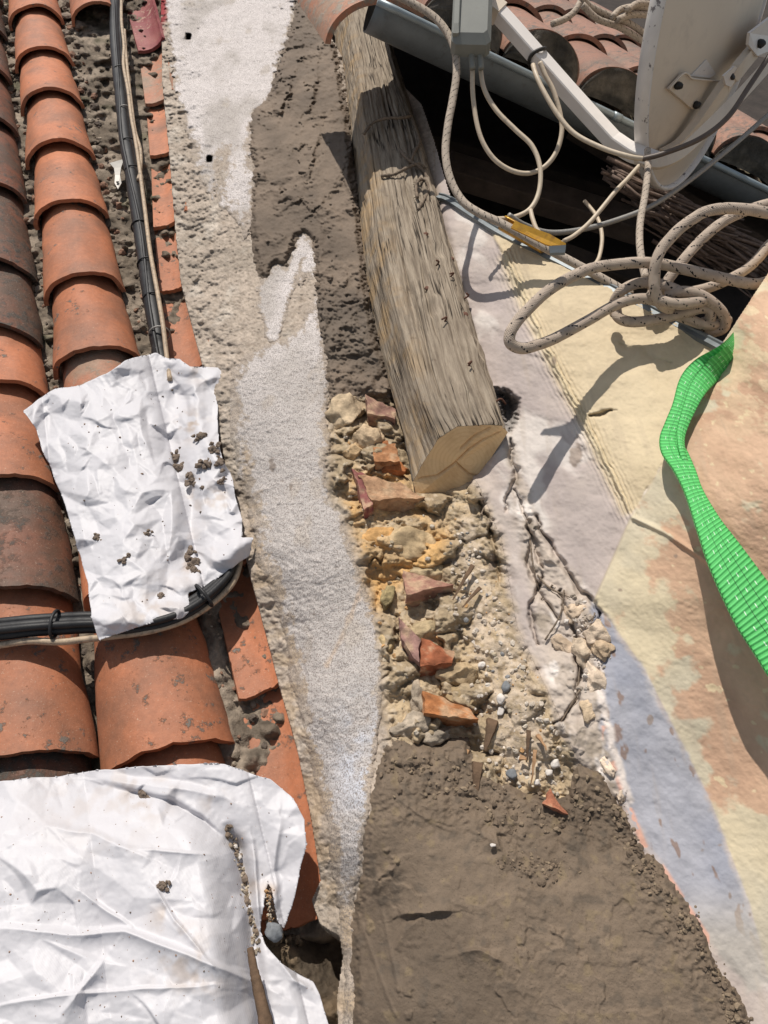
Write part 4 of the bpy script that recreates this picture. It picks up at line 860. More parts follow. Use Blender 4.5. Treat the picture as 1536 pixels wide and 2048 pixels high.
# dark eave recess
rec = empty('eave_recess', PH(np.array(1200.), np.array(500.), -.3)); tag(rec, 'timber underside and backing of the eave beneath the gutter, coloured near black as shade', 'eave')
X, Y = np.meshgrid(np.linspace(-.35, 2.3, 60), np.linspace(.2, 4.6, 60)); V = STH(X, Y, -.34+.0*X).reshape(-1, 3); mesh_obj('shade_backing', V, grid_faces(60, 60), M['dark'], rec)  # sheet behind the opening, deep shade put into its colour
def board(p0, p1, d0, d1, hw, ht, mat='darkboard', name='board'):
    a = PD(*p0, d0); b = PD(*p1, d1); ax = b-a; L = np.linalg.norm(ax); ax /= L; az = NW-ax*(NW@ax); az /= np.linalg.norm(az); ay = np.cross(az, ax)
    V, F_ = box_data((a+b)/2, ax, ay, az, L/2, hw, ht, .1); return mesh_obj(name, V, F_, M[mat], rec, False)
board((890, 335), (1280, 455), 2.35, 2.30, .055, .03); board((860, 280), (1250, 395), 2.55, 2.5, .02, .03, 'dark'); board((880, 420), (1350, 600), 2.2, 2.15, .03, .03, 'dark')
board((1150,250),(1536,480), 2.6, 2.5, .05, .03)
mb = MB(); rs = np.random.RandomState(12)
for k in range(230):
    f = rs.rand()**.7*.75; y_off = rs.normal()*16; x0_, y0_ = 1195+f*330, 332+f*180+y_off+ (rs.rand()*60*(f > .2)); ln = rs.uniform(40, 190)
    dpt = 1.95+rs.normal()*.03; sl_ = .52+rs.normal()*.09
    p = [PD(x0_, y0_, dpt), PD(x0_+ln*.5, y0_+ln*.5*sl_+rs.normal()*5, dpt+rs.normal()*.012), PD(x0_+ln, y0_+ln*sl_+rs.normal()*7, dpt+rs.normal()*.02)]
    V, F_, _ = sweep_data(crom(p, 3), circ(rs.uniform(.0015, .006), 5)); mb.add(V, F_)
tag(mb.build('twig_bundle', M['reed']), 'bundle of broken dry canes sticking out from the dark eave at right', 'twigs')

# zinc flashing on the top edge of the cream wall
fl = [(880,392),(905,402),(1000,462),(1120,521),(1260,595),(1380,660),(1445,694)]
pts = crom([PH(np.array(float(x)), np.array(float(y)), float(Hm(x, y))+.004) for x, y in fl], 6)
V, F_, UVs = sweep_data(pts, [(-.011, -.004), (.011, -.006), (.012, .002), (.004, .0045), (.003, .008), (-.001, .008), (-.002, .004), (-.011, .002)], up=NW); o = mesh_obj('flashing', V, F_, M['zinc'], None, False)
tag(o, 'thin grey metal flashing capping the edge of the cream wall', 'flashing')

# ------------------------------------------------------------------ satellite dish
DC = cam_at_depth(1430, 4, 1.63); Mx = np.array([.42, .907, 0]); Mx /= np.linalg.norm(Mx); Fd = np.array([-.80, .37, -.46]); Fd -= Mx*(Fd@Mx); Fd /= np.linalg.norm(Fd); By = np.cross(Fd, Mx)
dsh = empty('satellite_dish', W(DC)); tag(dsh, 'pale steel satellite dish seen from behind with a chipped rim and white feed arm', 'satellite dish')
a_, b_ = .382, .365; V = []; F_ = []; nr_, na_ = 26, 96
def dpt(r_, th_): return DC+Mx*(a_*r_*math.cos(th_))+By*(b_*r_*math.sin(th_))-Fd*(.066*(1-r_*r_))
for off in (0, .004):
    for k in range(nr_+1):
        for j in range(na_): V.append(W(dpt(k/nr_+1e-4, 2*math.pi*j/na_)-Fd*off))
m = (nr_+1)*na_
for k in range(nr_):
    for j in range(na_): p = k*na_+j; p2 = k*na_+(j+1) % na_; F_ += [(p, p2, p2+na_, p+na_), (m+p, m+p+na_, m+p2+na_, m+p2)]
mesh_obj('reflector', np.array(V), F_, M['dish'], dsh)
rp = np.array([W(DC+Mx*(a_+.002)*math.cos(x)+By*(b_+.002)*math.sin(x)-Fd*.004) for x in np.linspace(0, 2*math.pi, 130)])
V, F_, _ = sweep_data(rp, [(-.004, -.014), (.004, -.014), (.004, .014), (-.004, .014)], up=RM@Fd, cap=False); mesh_obj('rim', V, F_, M['rim'], dsh, True)
FW = RM@Fd; MW = RM@Mx; BWd = RM@By
def on_dish_back(px, py, lift):                   # ray against the back surface (iterate)
    d = 1.63
    for _ in range(40):
        P = cam_at_depth(px, py, d); q_ = P-DC; x = q_@Mx/a_; y = q_@By/b_; z = q_@Fd; want = -.066*(1-min(x*x+y*y, 1))-.004-lift
        d += (z-want)*.9/(Fd[2])*(1 if True else 0)*1.0 if abs(Fd[2]) > .1 else 0
    return cam_at_depth(px, py, d)
def plate(pxs, th, mat, name, lift):
    top = [W(on_dish_back(x, y, lift)) for x, y in pxs]; bot = [p+FW*th for p in top]; n = len(top)
    F_ = [tuple(range(n)), tuple(range(2*n-1, n-1, -1))]+[(i, n+i, n+(i+1) % n, (i+1) % n) for i in range(n)]; return mesh_obj(name, np.array(top+bot), F_, M[mat], dsh, False)
plate([(1338,178),(1366,148),(1378,150),(1388,158),(1445,163),(1425,195),(1405,218),(1385,218)], .006, 'dish', 'bracket_plate', .010)
pts = [(1338,178),(1366,148),(1378,150),(1388,158),(1445,163)]; tube('bracket_flange', crom([W(on_dish_back(x, y, .014)) for x, y in pts], 4), .0022, M['dish'], dsh, 6)
plate([(1382,152),(1413,119),(1432,148),(1420,156)], .002, 'rim', 'maker_plate', .003)
for x, y, s_ in ((1357, 172, .0100), (1394, 210, .0100), (1463, 153, .0095), (1521, 88, .012)):
    p = W(on_dish_back(x, y, .016 if x < 1420 else .045)); V, F_ = rock_data(p, s_, x, 2, .08, 4, (1, 1, .8)); mesh_obj('bolt', V, F_, M['bolt'], dsh)
bar = [(1322,318,.020),(1352,300,.022),(1385,262,.026),(1415,220,.030),(1450,172,.034),(1490,122,.036),(1560,40,.036)]
pts = crom([W(on_dish_back(x, y, l)) for x, y, l in bar], 5); V, F_, _ = sweep_data(pts, [(-.020, -.008), (.020, -.008), (.020, .008), (-.020, .008)], up=-FW); mesh_obj('support_bar', V, F_, M['dish'], dsh, False)
plate([(1452,170),(1447,152),(1470,132),(1484,142),(1462,174)], .004, 'arm', 'clamp', .047); plate([(1497,90),(1500,66),(1560,20),(1590,80),(1545,118),(1515,112)], .006, 'arm', 'mount_plate', .046)
hook = [(1262,310,1.608),(1290,322,1.572),(1318,326,1.548),(1352,312,1.524),(1385,285,1.512),(1440,232,1.512),(1500,170,1.524),(1580,80,1.536)]
pts = crom([PD(x, y, d) for x, y, d in hook], 6); V, F_, _ = sweep_data(pts, [(-.012, -.005), (.012, -.005), (.012, .005), (-.012, .005)], up=RM@np.array([0, 0, 1.])); mesh_obj('lower_bracket', V, F_, M['dish'], dsh, False)
arm = [(945,-22,1.596),(1000,30,1.596),(1070,108,1.596),(1150,198,1.596),(1225,280,1.596),(1262,304,1.590),(1290,312,1.584),(1318,318,1.572)]
pts = np.concatenate([crom([PD(x, y, d) for x, y, d in arm[:5]], 4)[:-1], crom([PD(x, y, d) for x, y, d in arm[4:]], 5)])
V, F_, _ = sweep_data(pts, [(-.0162, -.012), (-.0138, -.0144), (.0138, -.0144), (.0162, -.012), (.0162, .012), (.0138, .0144), (-.0138, .0144), (-.0162, .012)], up=RM@np.array([.3, .3, 1.]), scale=np.concatenate([np.ones(len(pts)-8), np.linspace(1, .7, 8)]))
o = mesh_obj('feed_arm', V, F_, M['arm'], dsh, False)
pts = crom([PD(x, y, d) for x, y, d in [(935,-35,1.602),(975,8,1.596),(1000,28,1.596)]], 4); V, F_, _ = sweep_data(pts, [(-.019, -.017), (.019, -.017), (.019, .017), (-.019, .017)], up=RM@np.array([.3, .3, 1.])); mesh_obj('arm_sleeve', V, F_, M['dish'], dsh, False)
# cable tie round the arm
c = PD(1073, 112, 1.596); ax = PD(1100, 141, 1.596)-PD(1050, 85, 1.596); ax /= np.linalg.norm(ax); u1 = np.cross(ax, RM@np.array([0, 0, 1.])); u1 /= np.linalg.norm(u1); u2 = np.cross(ax, u1)
tube('arm_tie', np.array([c+u1*.022*math.cos(x)+u2*.0205*math.sin(x)+ax*.004*math.sin(2*x) for x in np.linspace(0, 6.2832, 24)]), .004, M['bolt'], dsh, 6)
# LNB box
bx = RM@np.array([.995, -.05, .05]); by = RM@np.array([.10, .98, -.15]); by -= bx*(by@bx); by /= np.linalg.norm(by); bz = np.cross(bx, by)
lnb = mesh_obj('feed_box', *box_data(PD(944, 25, 1.560), bx, by, bz, .041, .091, .026, .35), M['box'], dsh, False)
mesh_obj('box_rib', *box_data(PD(914, 10, 1.535), bx, by, bz, .007, .07, .007, .3), M['box'], lnb, False)
for x in (941, 958): mesh_obj('connector', *sweep_data(crom([PD(x+1, 105, 1.560), PD(x+3, 122, 1.560), PD(x+4, 138, 1.560)], 3), circ(.0066, 10))[:2], M['box'], dsh)

# ------------------------------------------------------------------ cables and ropes in the air
def cable(pts, r, mat, label, cat='cable', name='cable', group=None, n=8, m=10):
    path = crom([PD(x, y, d) for x, y, d in pts], n); V, F_, UV = sweep_data(path, circ(r, m)); o = mesh_obj(name, V, F_, M[mat], None, True, uvs=UV); return tag(o, label, cat, group)
def dd_(pts, d0, d1): n = len(pts)-1; return [(x, y, d0+(d1-d0)*i/n) for i, (x, y) in enumerate(pts)]
cable(dd_([(770,-20),(848,20),(886,53),(908,96),(913,144),(905,201),(896,249),(891,307),(901,359),(925,402),(958,426),(1001,446),(1045,470),(1087,494),(1159,532),(1231,572),(1262,590)], 1.62, 1.37), .0080, 'cord', 'flecked cord dropping left of the grey box and running along the flashing', 'cord', 'cord', n=10)
cable(dd_([(945,120),(946,192),(958,264),(982,311),(1016,338),(1054,347),(1087,335),(1111,307),(1123,268),(1121,230),(1107,182),(1092,153),(1080,125)], 1.57, 1.57), .0050, 'coax', 'pale cable looping down from the left connector and back up to the white arm', n=10)
cable(dd_([(960,128),(968,177),(992,220),(1030,259),(1064,292),(1080,335),(1078,383),(1061,417),(1030,434),(992,438),(960,432)], 1.58, 1.50), .0050, 'coax', 'pale cable from the right connector swinging down to the cream wall edge', n=10)
cable([(1066,130,1.578),(1072,150,1.560),(1087,182,1.548),(1116,230,1.536),(1150,268,1.524),(1207,297,1.500),(1262,314,1.482),(1290,318,1.482)], .0050, 'coax', 'pale cable hanging from the tie on the arm to the foot of the dish', n=10)
cable([(1285,318,1.482),(1327,307,1.464),(1399,278,1.440),(1455,235,1.440),(1500,170,1.452),(1560,80,1.464)], .0052, 'coaxdark', 'dark brown cable following the lower bracket of the dish', n=10)
cable(dd_([(1017,430),(1049,450),(1097,465),(1159,460),(1231,441),(1303,412),(1375,364),(1447,307),(1500,262),(1570,200)], 1.50, 1.66), .0056, 'steelrope', 'grey twisted line sweeping from the gold clip up to the right edge', n=10)
cable(dd_([(1278,332),(1255,358),(1231,383),(1183,441),(1150,470),(1128,482)], 1.55, 1.47), .0046, 'coax', 'short pale cable slanting down left from the foot of the dish', n=10)
cable(dd_([(1169,402),(1190,428),(1200,450),(1204,480),(1198,515),(1185,535)], 1.9, 1.8), .005, 'coax', 'thin grey cable hanging inside the dark eave', n=8)
cable(dd_([(1061,420),(1066,440),(1076,462),(1100,480),(1125,486)], 1.50, 1.46), .0044, 'coax', 'short pale cable tail behind the gold clip', n=8)
cable(dd_([(1295,300),(1296,335),(1290,390),(1281,440),(1279,479),(1283,520),(1291,556)], 1.54, 1.29), .0068, 'cord', 'flecked cord hanging straight down from the dish foot to the knot', 'cord', 'cord', n=10)
# ropes on the upper roof
for k, (p, lb) in enumerate([([(1105,48),(1130,38),(1150,22),(1165,-5)], 'pale cord curving up from behind the arm on the upper roof'), ([(1160,-10),(1180,12),(1220,32),(1260,48),(1300,75)], 'pale cord crossing the upper roof tiles toward the dish rim'),
     ([(1165,10),(1195,38),(1240,55),(1290,85)], 'lower pale cord crossing the upper roof tiles toward the dish'), ([(1225,35),(1240,20),(1270,14),(1300,20)], 'small cord coil by the top of the dish rim'), ([(1235,40),(1262,30),(1300,30)], 'second small cord strand by the top of the dish rim'), ([(1255,20),(1275,8),(1310,10)], 'topmost small cord strand beside the dish rim')]):
    cable(dd_(p, 1.75, 1.80), .0075, 'cord', lb, 'cord', 'cord', 'cords lying on the upper roof', n=8)
def rope(pts, label, r=.0092, name='rope'): return cable(pts, r, 'rope', label, 'rope', name, 'thick flecked rope at the knot', n=12, m=14)
rope([(1536,563,1.276),(1509,568,1.264),(1470,562,1.259),(1423,551,1.253),(1375,540,1.253),(1327,529,1.247),(1280,525,1.241),(1231,529,1.241),(1190,535,1.228),(1159,546,1.215),(1120,566,1.202),(1087,589,1.192),(1055,620,1.182),(1035,642,1.175),(1020,668,1.170),(1022,688,1.172),(1045,697,1.181),(1075,690,1.195),(1111,676,1.213),(1174,642,1.236),(1231,610,1.253),(1279,597,1.253),(1327,604,1.253),(1365,606,1.264),(1400,612,1.276)], 'long rope loop reaching left over the cream wall and back to the knot')
rope([(1570,430,1.230),(1536,426,1.230),(1495,419,1.224),(1447,417,1.218),(1410,424,1.218),(1389,436,1.218),(1362,455,1.218),(1341,476,1.218),(1322,500,1.218),(1312,525,1.218),(1309,552,1.224),(1310,580,1.230),(1320,606,1.241),(1340,620,1.264)], 'front rope arching from the right edge down into the knot')
rope([(1545,405,1.346),(1510,415,1.334),(1470,431,1.322),(1440,448,1.322),(1413,470,1.311),(1388,495,1.311),(1365,522,1.299),(1345,548,1.299),(1328,572,1.299),(1315,590,1.299)], 'rear rope strand running beside the arching one into the knot')
rope([(1560,470,1.369),(1536,492,1.357),(1515,518,1.351),(1490,540,1.346),(1455,560,1.334),(1415,576,1.322),(1375,584,1.311),(1340,582,1.299),(1300,575,1.293)], 'rope coming from the right edge low behind the knot')
rope([(1230,628,1.311),(1226,612,1.299),(1240,585,1.276),(1270,568,1.264),(1305,566,1.259),(1340,575,1.253),(1370,590,1.259),(1378,602,1.276),(1355,612,1.288)], 'rope turn wrapping over the top of the knot')
rope([(1232,618,1.299),(1236,634,1.288),(1255,643,1.282),(1285,643,1.276),(1327,636,1.270),(1375,624,1.264),(1405,616,1.264),(1420,622,1.264),(1418,640,1.276),(1390,650,1.288)], 'lower left rope turn hanging under the knot')
rope([(1330,590,1.259),(1365,583,1.247),(1400,590,1.247),(1430,610,1.253),(1448,632,1.264),(1448,655,1.276),(1425,664,1.288),(1395,655,1.299)], 'right hand rope turn closing the knot')
rope([(1300,585,1.247),(1320,600,1.235),(1350,608,1.235),(1385,606,1.241),(1412,600,1.253)], 'short inner strand crossing the middle of the knot')
rope([(1350,628,1.276),(1380,640,1.276),(1410,650,1.276),(1438,648,1.282),(1455,640,1.299)], 'bottom strand of the knot beside the green strap')

# gold clip
gc = empty('lacquered_clip', PD(1060, 465, 1.506)); tag(gc, 'amber lacquered folded metal clip lying on the edge of the cream wall', 'clip')
a = PD(1006, 446, 1.506); b = PD(1090, 492, 1.468); ax = (b-a); L = np.linalg.norm(ax); ax /= L; zz = RM@np.array([0, .2, 1.]); zz -= ax*(zz@ax); zz /= np.linalg.norm(zz); yy = np.cross(zz, ax)
prof = [(.0155*math.cos(t_), .0155*math.sin(t_)) for t_ in np.linspace(R(-250), R(70), 22)]; prof2 = [(x*.87, y*.87) for x, y in prof][::-1]
V, F_, _ = sweep_data(np.linspace(a, b, 12), prof+prof2, up=zz); mesh_obj('rolled_edge', V, F_, M['gold'], gc, True)
q0 = [PD(1030,442,1.19),PD(1100,468,1.18),PD(1132,487,1.175),PD(1128,500,1.175),PD(1090,488,1.172),PD(1022,455,1.19)]; q1 = [p-zz*.003 for p in q0]
mesh_obj('tab', np.array(q0+q1), [tuple(range(6)), tuple(range(11, 5, -1))]+[(i, 6+i, 6+(i+1) % 6, (i+1) % 6) for i in range(6)], M['gold'], gc, False)
q0 = [PD(1098,492,1.168),PD(1132,490,1.17),PD(1130,505,1.17),PD(1100,506,1.168)]; q1 = [p-zz*.006 for p in q0]
mesh_obj('lower_lip', np.array(q0+q1), [(0, 1, 2, 3), (7, 6, 5, 4)]+[(i, 4+i, 4+(i+1) % 4, (i+1) % 4) for i in range(4)], M['zinc'], gc, False)

# ------------------------------------------------------------------ green strap
def ribbon(Lp, Rp, hl, hr, name, label=None, parent=None, th=.003, bulge=.004):
    n = len(Lp); hl = np.broadcast_to(hl, n) if np.ndim(hl) else np.full(n, hl); hr = np.asarray(hr) if np.ndim(hr) else np.full(n, hr)
    A1 = crom([PH(np.array(float(p[0])), np.array(float(p[1])), float(h)) for p, h in zip(Lp, hl)], 8); B1 = crom([PH(np.array(float(p[0])), np.array(float(p[1])), float(h)) for p, h in zip(Rp, hr)], 8)
    k = 12; U = np.linspace(0, 1, k+1); Lc = np.concatenate([[0], np.cumsum(np.linalg.norm(np.diff((A1+B1)/2, axis=0), axis=1))]); g = A1[:, None]*(1-U)[None, :, None]+B1[:, None]*U[None, :, None]+NW*(bulge*.5*np.sin(U*math.pi))[None, :, None]
    nr_ = len(A1); top = g.reshape(-1, 3); bot = top-NW*th; q = grid_faces(nr_, k+1); n0 = len(top); F_ = [tuple(f) for f in q]+[tuple(f[::-1]+n0) for f in q]
    for r_ in range(nr_-1):
        for c_, fl in ((0, 0), (k, 1)): i0 = r_*(k+1)+c_; F_.append((i0, i0+k+1, i0+k+1+n0, i0+n0))
    uvs = np.stack([np.tile(U, nr_), np.repeat(Lc, k+1)], 1); o = mesh_obj(name, np.concatenate([top, bot]), F_, M['strap'], parent, True, uvs=np.concatenate([uvs, uvs]))
    if label: tag(o, label, 'strap')
    return o
stp = empty('lifting_strap', PH(np.array(1450.), np.array(1100.), .45)); tag(stp, 'bright green woven lifting strap with white stitches hanging over the pink cornice', 'strap')
Lp = [(1486,640),(1446,686),(1391,719),(1361,754),(1346,805),(1331,842),(1320,873),(1324,905),(1348,940),(1371,987),(1395,1061),(1422,1139),(1469,1241),(1508,1303),(1560,1385),(1620,1470)]
Rp = [(1520,690),(1474,728),(1432,764),(1405,792),(1386,826),(1372,856),(1366,884),(1377,906),(1392,941),(1407,981),(1440,1036),(1483,1092),(1550,1182),(1604,1256),(1664,1336),(1724,1406)]
HS = [.47,.47,.47,.47,.47,.465,.46,.46,.455,.45,.44,.43,.42,.41,.40]
HS = [max(float(Hm(*a)), float(Hm(*b)), float(Hm((a[0]+b[0])/2, (a[1]+b[1])/2)))+.026 for a, b in zip(Lp, Rp)]
HS[0] -= .10; HR = [h+.003 for h in HS]; HR[0] -= .05; HR[1] -= .045; HR[2] -= .018
ribbon(Lp, Rp, HS, HR, 'webbing', parent=stp)
Lp2 = [(1456,690),(1412,726),(1384,762),(1368,806),(1359,838),(1354,862),(1358,900),(1372,940)]; Rp2 = [(1470,726),(1436,760),(1410,788),(1392,820),(1378,850),(1370,876),(1372,905),(1386,948)]
H2 = [h+.009 for h in HS[1:9]]; H2[-1] -= .012; H3 = [h-.001-k for h, k in zip(H2, [.045, .02]+[0]*6)]
ribbon(Lp2, Rp2, H2, H3, 'folded_ply', parent=stp)

# ------------------------------------------------------------------ plastic sheets
from mathutils.geometry import delaunay_2d_cdt
class Facets:                                     # folded plastic: random points joined by flat triangles
    def __init__(self, box, spacing, seed, ay=1.0, st_=2.0):
        rs = np.random.RandomState(seed); x0, y0, x1, y1 = box; self.b = (x0-60, y0-60, x1+60, y1+60); self.st = st_; x0, y0, x1, y1 = self.b
        pts = []
        for gy in np.arange(y0-spacing, y1+spacing*2, spacing*ay):
            for gx in np.arange(x0-spacing, x1+spacing*2, spacing): pts.append((gx+rs.uniform(-.62, .62)*spacing, gy+rs.uniform(-.62, .62)*spacing*ay))
        r = delaunay_2d_cdt([Vector(p) for p in pts], [], [], 0, 1e-4); P = np.array([v[:] for v in r[0]]); tri = r[2]; H = rs.uniform(-1, 1, len(P))*(rs.rand(len(P))**.4)
        nx = int((x1-x0)/st_)+1; ny = int((y1-y0)/st_)+1; g = np.zeros((ny, nx))
        for t in tri:
            a, b, c = P[t[0]], P[t[1]], P[t[2]]; den = (b[1]-c[1])*(a[0]-c[0])+(c[0]-b[0])*(a[1]-c[1])
            if abs(den) < 1e-9: continue
            lo = np.minimum(np.minimum(a, b), c); hi = np.maximum(np.maximum(a, b), c)
            i0, i1 = max(0, int((lo[0]-x0)/st_)), min(nx, int((hi[0]-x0)/st_)+2); j0, j1 = max(0, int((lo[1]-y0)/st_)), min(ny, int((hi[1]-y0)/st_)+2)
            if i1 <= i0 or j1 <= j0: continue
            gx, gy = np.meshgrid(x0+np.arange(i0, i1)*st_, y0+np.arange(j0, j1)*st_)
            l1 = ((b[1]-c[1])*(gx-c[0])+(c[0]-b[0])*(gy-c[1]))/den; l2 = ((c[1]-a[1])*(gx-c[0])+(a[0]-c[0])*(gy-c[1]))/den; l3 = 1-l1-l2
            m = (l1 >= -1e-6) & (l2 >= -1e-6) & (l3 >= -1e-6); v = l1*H[t[0]]+l2*H[t[1]]+l3*H[t[2]]; sub = g[j0:j1, i0:i1]; sub[m] = v[m]
        self.g = g
    def __call__(self, X, Y):
        g = self.g; fx = np.clip((X-self.b[0])/self.st, 0, g.shape[1]-1.001); fy = np.clip((Y-self.b[1])/self.st, 0, g.shape[0]-1.001); ix = fx.astype(int); iy = fy.astype(int); fx = fx-ix; fy = fy-iy
        return (g[iy, ix]*(1-fx)+g[iy, ix+1]*fx)*(1-fy)+(g[iy+1, ix]*(1-fx)+g[iy+1, ix+1]*fx)*fy
def sheet(name, pts, box, macro, seed, fac, label, step=2.0, stains=(), warp=2.5):
    P = Poly(pts); fcs = [(Facets(box, sp, seed+k, ay), am) for k, (sp, ay, am) in enumerate(fac)]
    def hf(X, Y, s, t):
        wx = 12*fbm(s*14, t*14, seed+1, 2); wy = 12*fbm(s*14, t*14, seed+2, 2)
        return macro(X, Y, s, t)+sum(am*fc(X+wx, Y+wy) for fc, am in fcs)+.0005*fbm(s*120, t*120, seed, 2)
    def sdv(X, Y): s, t = st(X, Y, .1); return P(X+warp*fbm(s*30, t*30, 5, 2), Y+warp*fbm(s*30+4, t*30, 6, 2))
    def kp(X, Y, h): return sdv(X, Y) > -.45
    def cf(X, Y, s, t):
        c = np.zeros(X.shape+(3,))+np.array([.60, .59, .615]); n = fbm(s*45, t*45, seed+50, 4)
        for cx, cy, r_, st_ in stains: c = lerp3(c, (.42, .32, .24), st_*np.exp(-((X-cx)**2+(Y-cy)**2)/(r_*r_))*ss(-.2, .4, n))
        return c
    o = relief(name, box, step, hf, M['sheet'], None, kp, cf, snap=sdv); tag(o, label, 'plastic sheet')
    so_ = o.modifiers.new('thickness', 'SOLIDIFY'); so_.thickness = .0012; so_.offset = -1; return o, hf
def tiles_prof(s, t):      # crests of the two convex rows
    e = 0
    for off in (0, -.238):
        x = (s-(sB(t)+off))/.13; e = np.maximum(e, np.sqrt(np.clip(1-x*x, 0, 1)))
    return e
def mac1(X, Y, s, t):
    e = tiles_prof(s, t); h = .082+.042*e; d, sd, par = pline([(150,1243),(250,1246),(320,1236),(380,1213),(430,1176),(465,1135),(478,1085)], X, Y); h = h+.022*np.exp(-(d/30)**2)
    d, sd, par = pline([(350,790),(345,900),(385,1000),(370,1120),(385,1180)], X, Y); h = h - .018*np.exp(-(d/26)**2)
    d, sd, par = pline([(380,740),(400,860),(430,920)], X, Y); h = h + .010*np.exp(-(d/14)**2)
    d, sd, par = pline([(375,1170),(440,1115),(500,1080)], X, Y); h = h + .03*np.exp(-(d/26)**2)
    return h+.010*fbm(s*6, t*6, 401, 2)
sh1, hf1 = sheet('plastic_sheet', [(46,822),(109,779),(160,770),(211,748),(250,720),(312,705),(332,716),(359,716),(381,734),(447,736),(434,779),(436,837),(438,884),(445,916),(465,959),(471,994),(484,1033),(484,1076),(508,1074),(498,1111),(457,1142),(414,1170),(375,1185),(377,1224),(363,1236),(312,1244),(255,1262),(199,1281),(184,1236),(172,1150),(148,1072),(125,994),(86,900),(74,857)],
   (40, 695, 520, 1290), mac1, 11, [(84, 1.2, .016), (42, 1.1, .014), (21, 1.0, .0062)], 'small crumpled white plastic sheet on the tiles beside the wall, scattered with mortar crumbs', step=1.8,
   stains=((385,850,30,.8),(300,1230,60,.5),(400,1000,40,.4),(380,1120,40,.6),(400,740,30,.4),(440,1000,25,.5)))
fold2 = [(480,1530),(470,1640),(500,1740),(520,1850),(545,2050)]
def mac2(X, Y, s, t):
    e = tiles_prof(s, t); h = .112+.026*e
    d, sd, par = pline([(450,1640),(478,1700),(495,1790),(508,1900),(525,2050),(560,2300)], X, Y)
    bag = ss(-8, 90, sd*1.0)*ss(1540, 1720, Y); h = h + .06*bag
    h = h - .022*np.exp(-(d/14)**2)*ss(1640, 1700, Y)
    for p, a, wd in (([(0,1860),(120,1868),(250,1862),(420,1925),(560,1990)], .014, 22), ([(0,1700),(90,1652),(180,1668),(290,1712)], .010, 20), ([(210,1570),(330,1600),(400,1640),(450,1680)], -.014, 18), ([(160,1780),(260,1850)], .009, 12), ([(310,1770),(350,1840),(430,1930)], .008, 10), ([(200,1560),(330,1572),(460,1600)], .012, 26), ([(120,2040),(220,1900)], .01, 16), ([(0,2010),(160,1990),(430,1970)], .006, 9), ([(560,1640),(545,1740),(560,1830)], .010, 16), ([(505,1680),(520,1860)], .012, 12), ([(540,1900),(590,1960),(620,1975)], .012, 14), ([(230,1690),(420,1710)], .006, 8)):
        d, sd, par = pline(p, X+6*fbm(s*20, t*20, 3, 2), Y+6*fbm(s*20, t*20, 5, 2)); h = h + a*np.where(sd > 0, np.exp(-d/wd), np.exp(-(d/(wd*.4))**2))*np.sin(np.clip(par, .05, .95)*math.pi)**.6
    return h+.012*fbm(s*5, t*5, 411, 2)
sh2, hf2 = sheet('plastic_sheet', [(-330,1590),(-60,1575),(0,1562),(100,1553),(250,1535),(400,1527),(450,1528),(500,1545),(540,1560),(580,1592),(610,1640),(611,1690),(600,1740),(590,1790),(575,1840),(570,1858),(556,1840),(545,1790),(536,1760),(528,1800),(522,1860),(532,1890),(560,1925),(600,1950),(628,1965),(640,1990),(655,2048),(690,2240),(-330,2240)],
   (-330, 1515, 690, 2240), mac2, 23, [(190, .8, .017), (84, .7, .0095), (36, 1, .0034)], 'large dusty white plastic sheet covering the tiles in the lower left corner', step=2.2,
   stains=((290,1590,40,.6),(430,1600,25,.5),(330,1830,25,.5),(350,1900,60,.5),(400,1950,50,.5),(540,1780,14,.9),(480,1700,30,.5),(500,1760,25,.6),(200,1580,120,.25)), warp=3)

# ------------------------------------------------------------------ crumbs, pebbles, sticks
def surf(px, py, hf):
    X = np.array([[float(px)]]); Y = np.array([[float(py)]]); s, t = st(X, Y, .1); return float(hf(X, Y, s, t)[0, 0])
def cluster(px, py, size_px, hf, mat, label, cat, name, seed, group=None):
    h = surf(px, py, hf); d = float(depth_h(px, py, h)); sz = size_px/F*d; mb = MB(); rs = np.random.RandomState(seed)
    for k in range(9):
        o_ = rs.normal(size=2)*sz*.5 if k else np.zeros(2); r_ = sz*(rs.uniform(.28, .5) if k else .62); V, F_ = rock_data(PH(np.array(float(px)), np.array(float(py)), h+r_*.3)+SW*o_[0]+TW*o_[1], r_, seed*20+k, 3, .45, 4, (1, .8, .7)); mb.add(V, F_)
    return tag(mb.build(name, M[mat]), label, cat, group)
def lump(px, py, size_px, hf, mat, label, cat, name, seed, group=None, sub=3, rough=.25, squash=(1, .8, .6), sink=.2, cuts=4):
    h = surf(px, py, hf); d = float(depth_h(px, py, h)); sz = size_px/F*d; V, F_ = rock_data(PH(np.array(float(px)), np.array(float(py)), h+sz*squash[2]*(1-sink)*.6), sz, seed, sub, rough, cuts, squash)
    return tag(mesh_obj(name, V, F_, M[mat]), label, cat, group)
G1n = 'mortar crumbs on the small sheet'
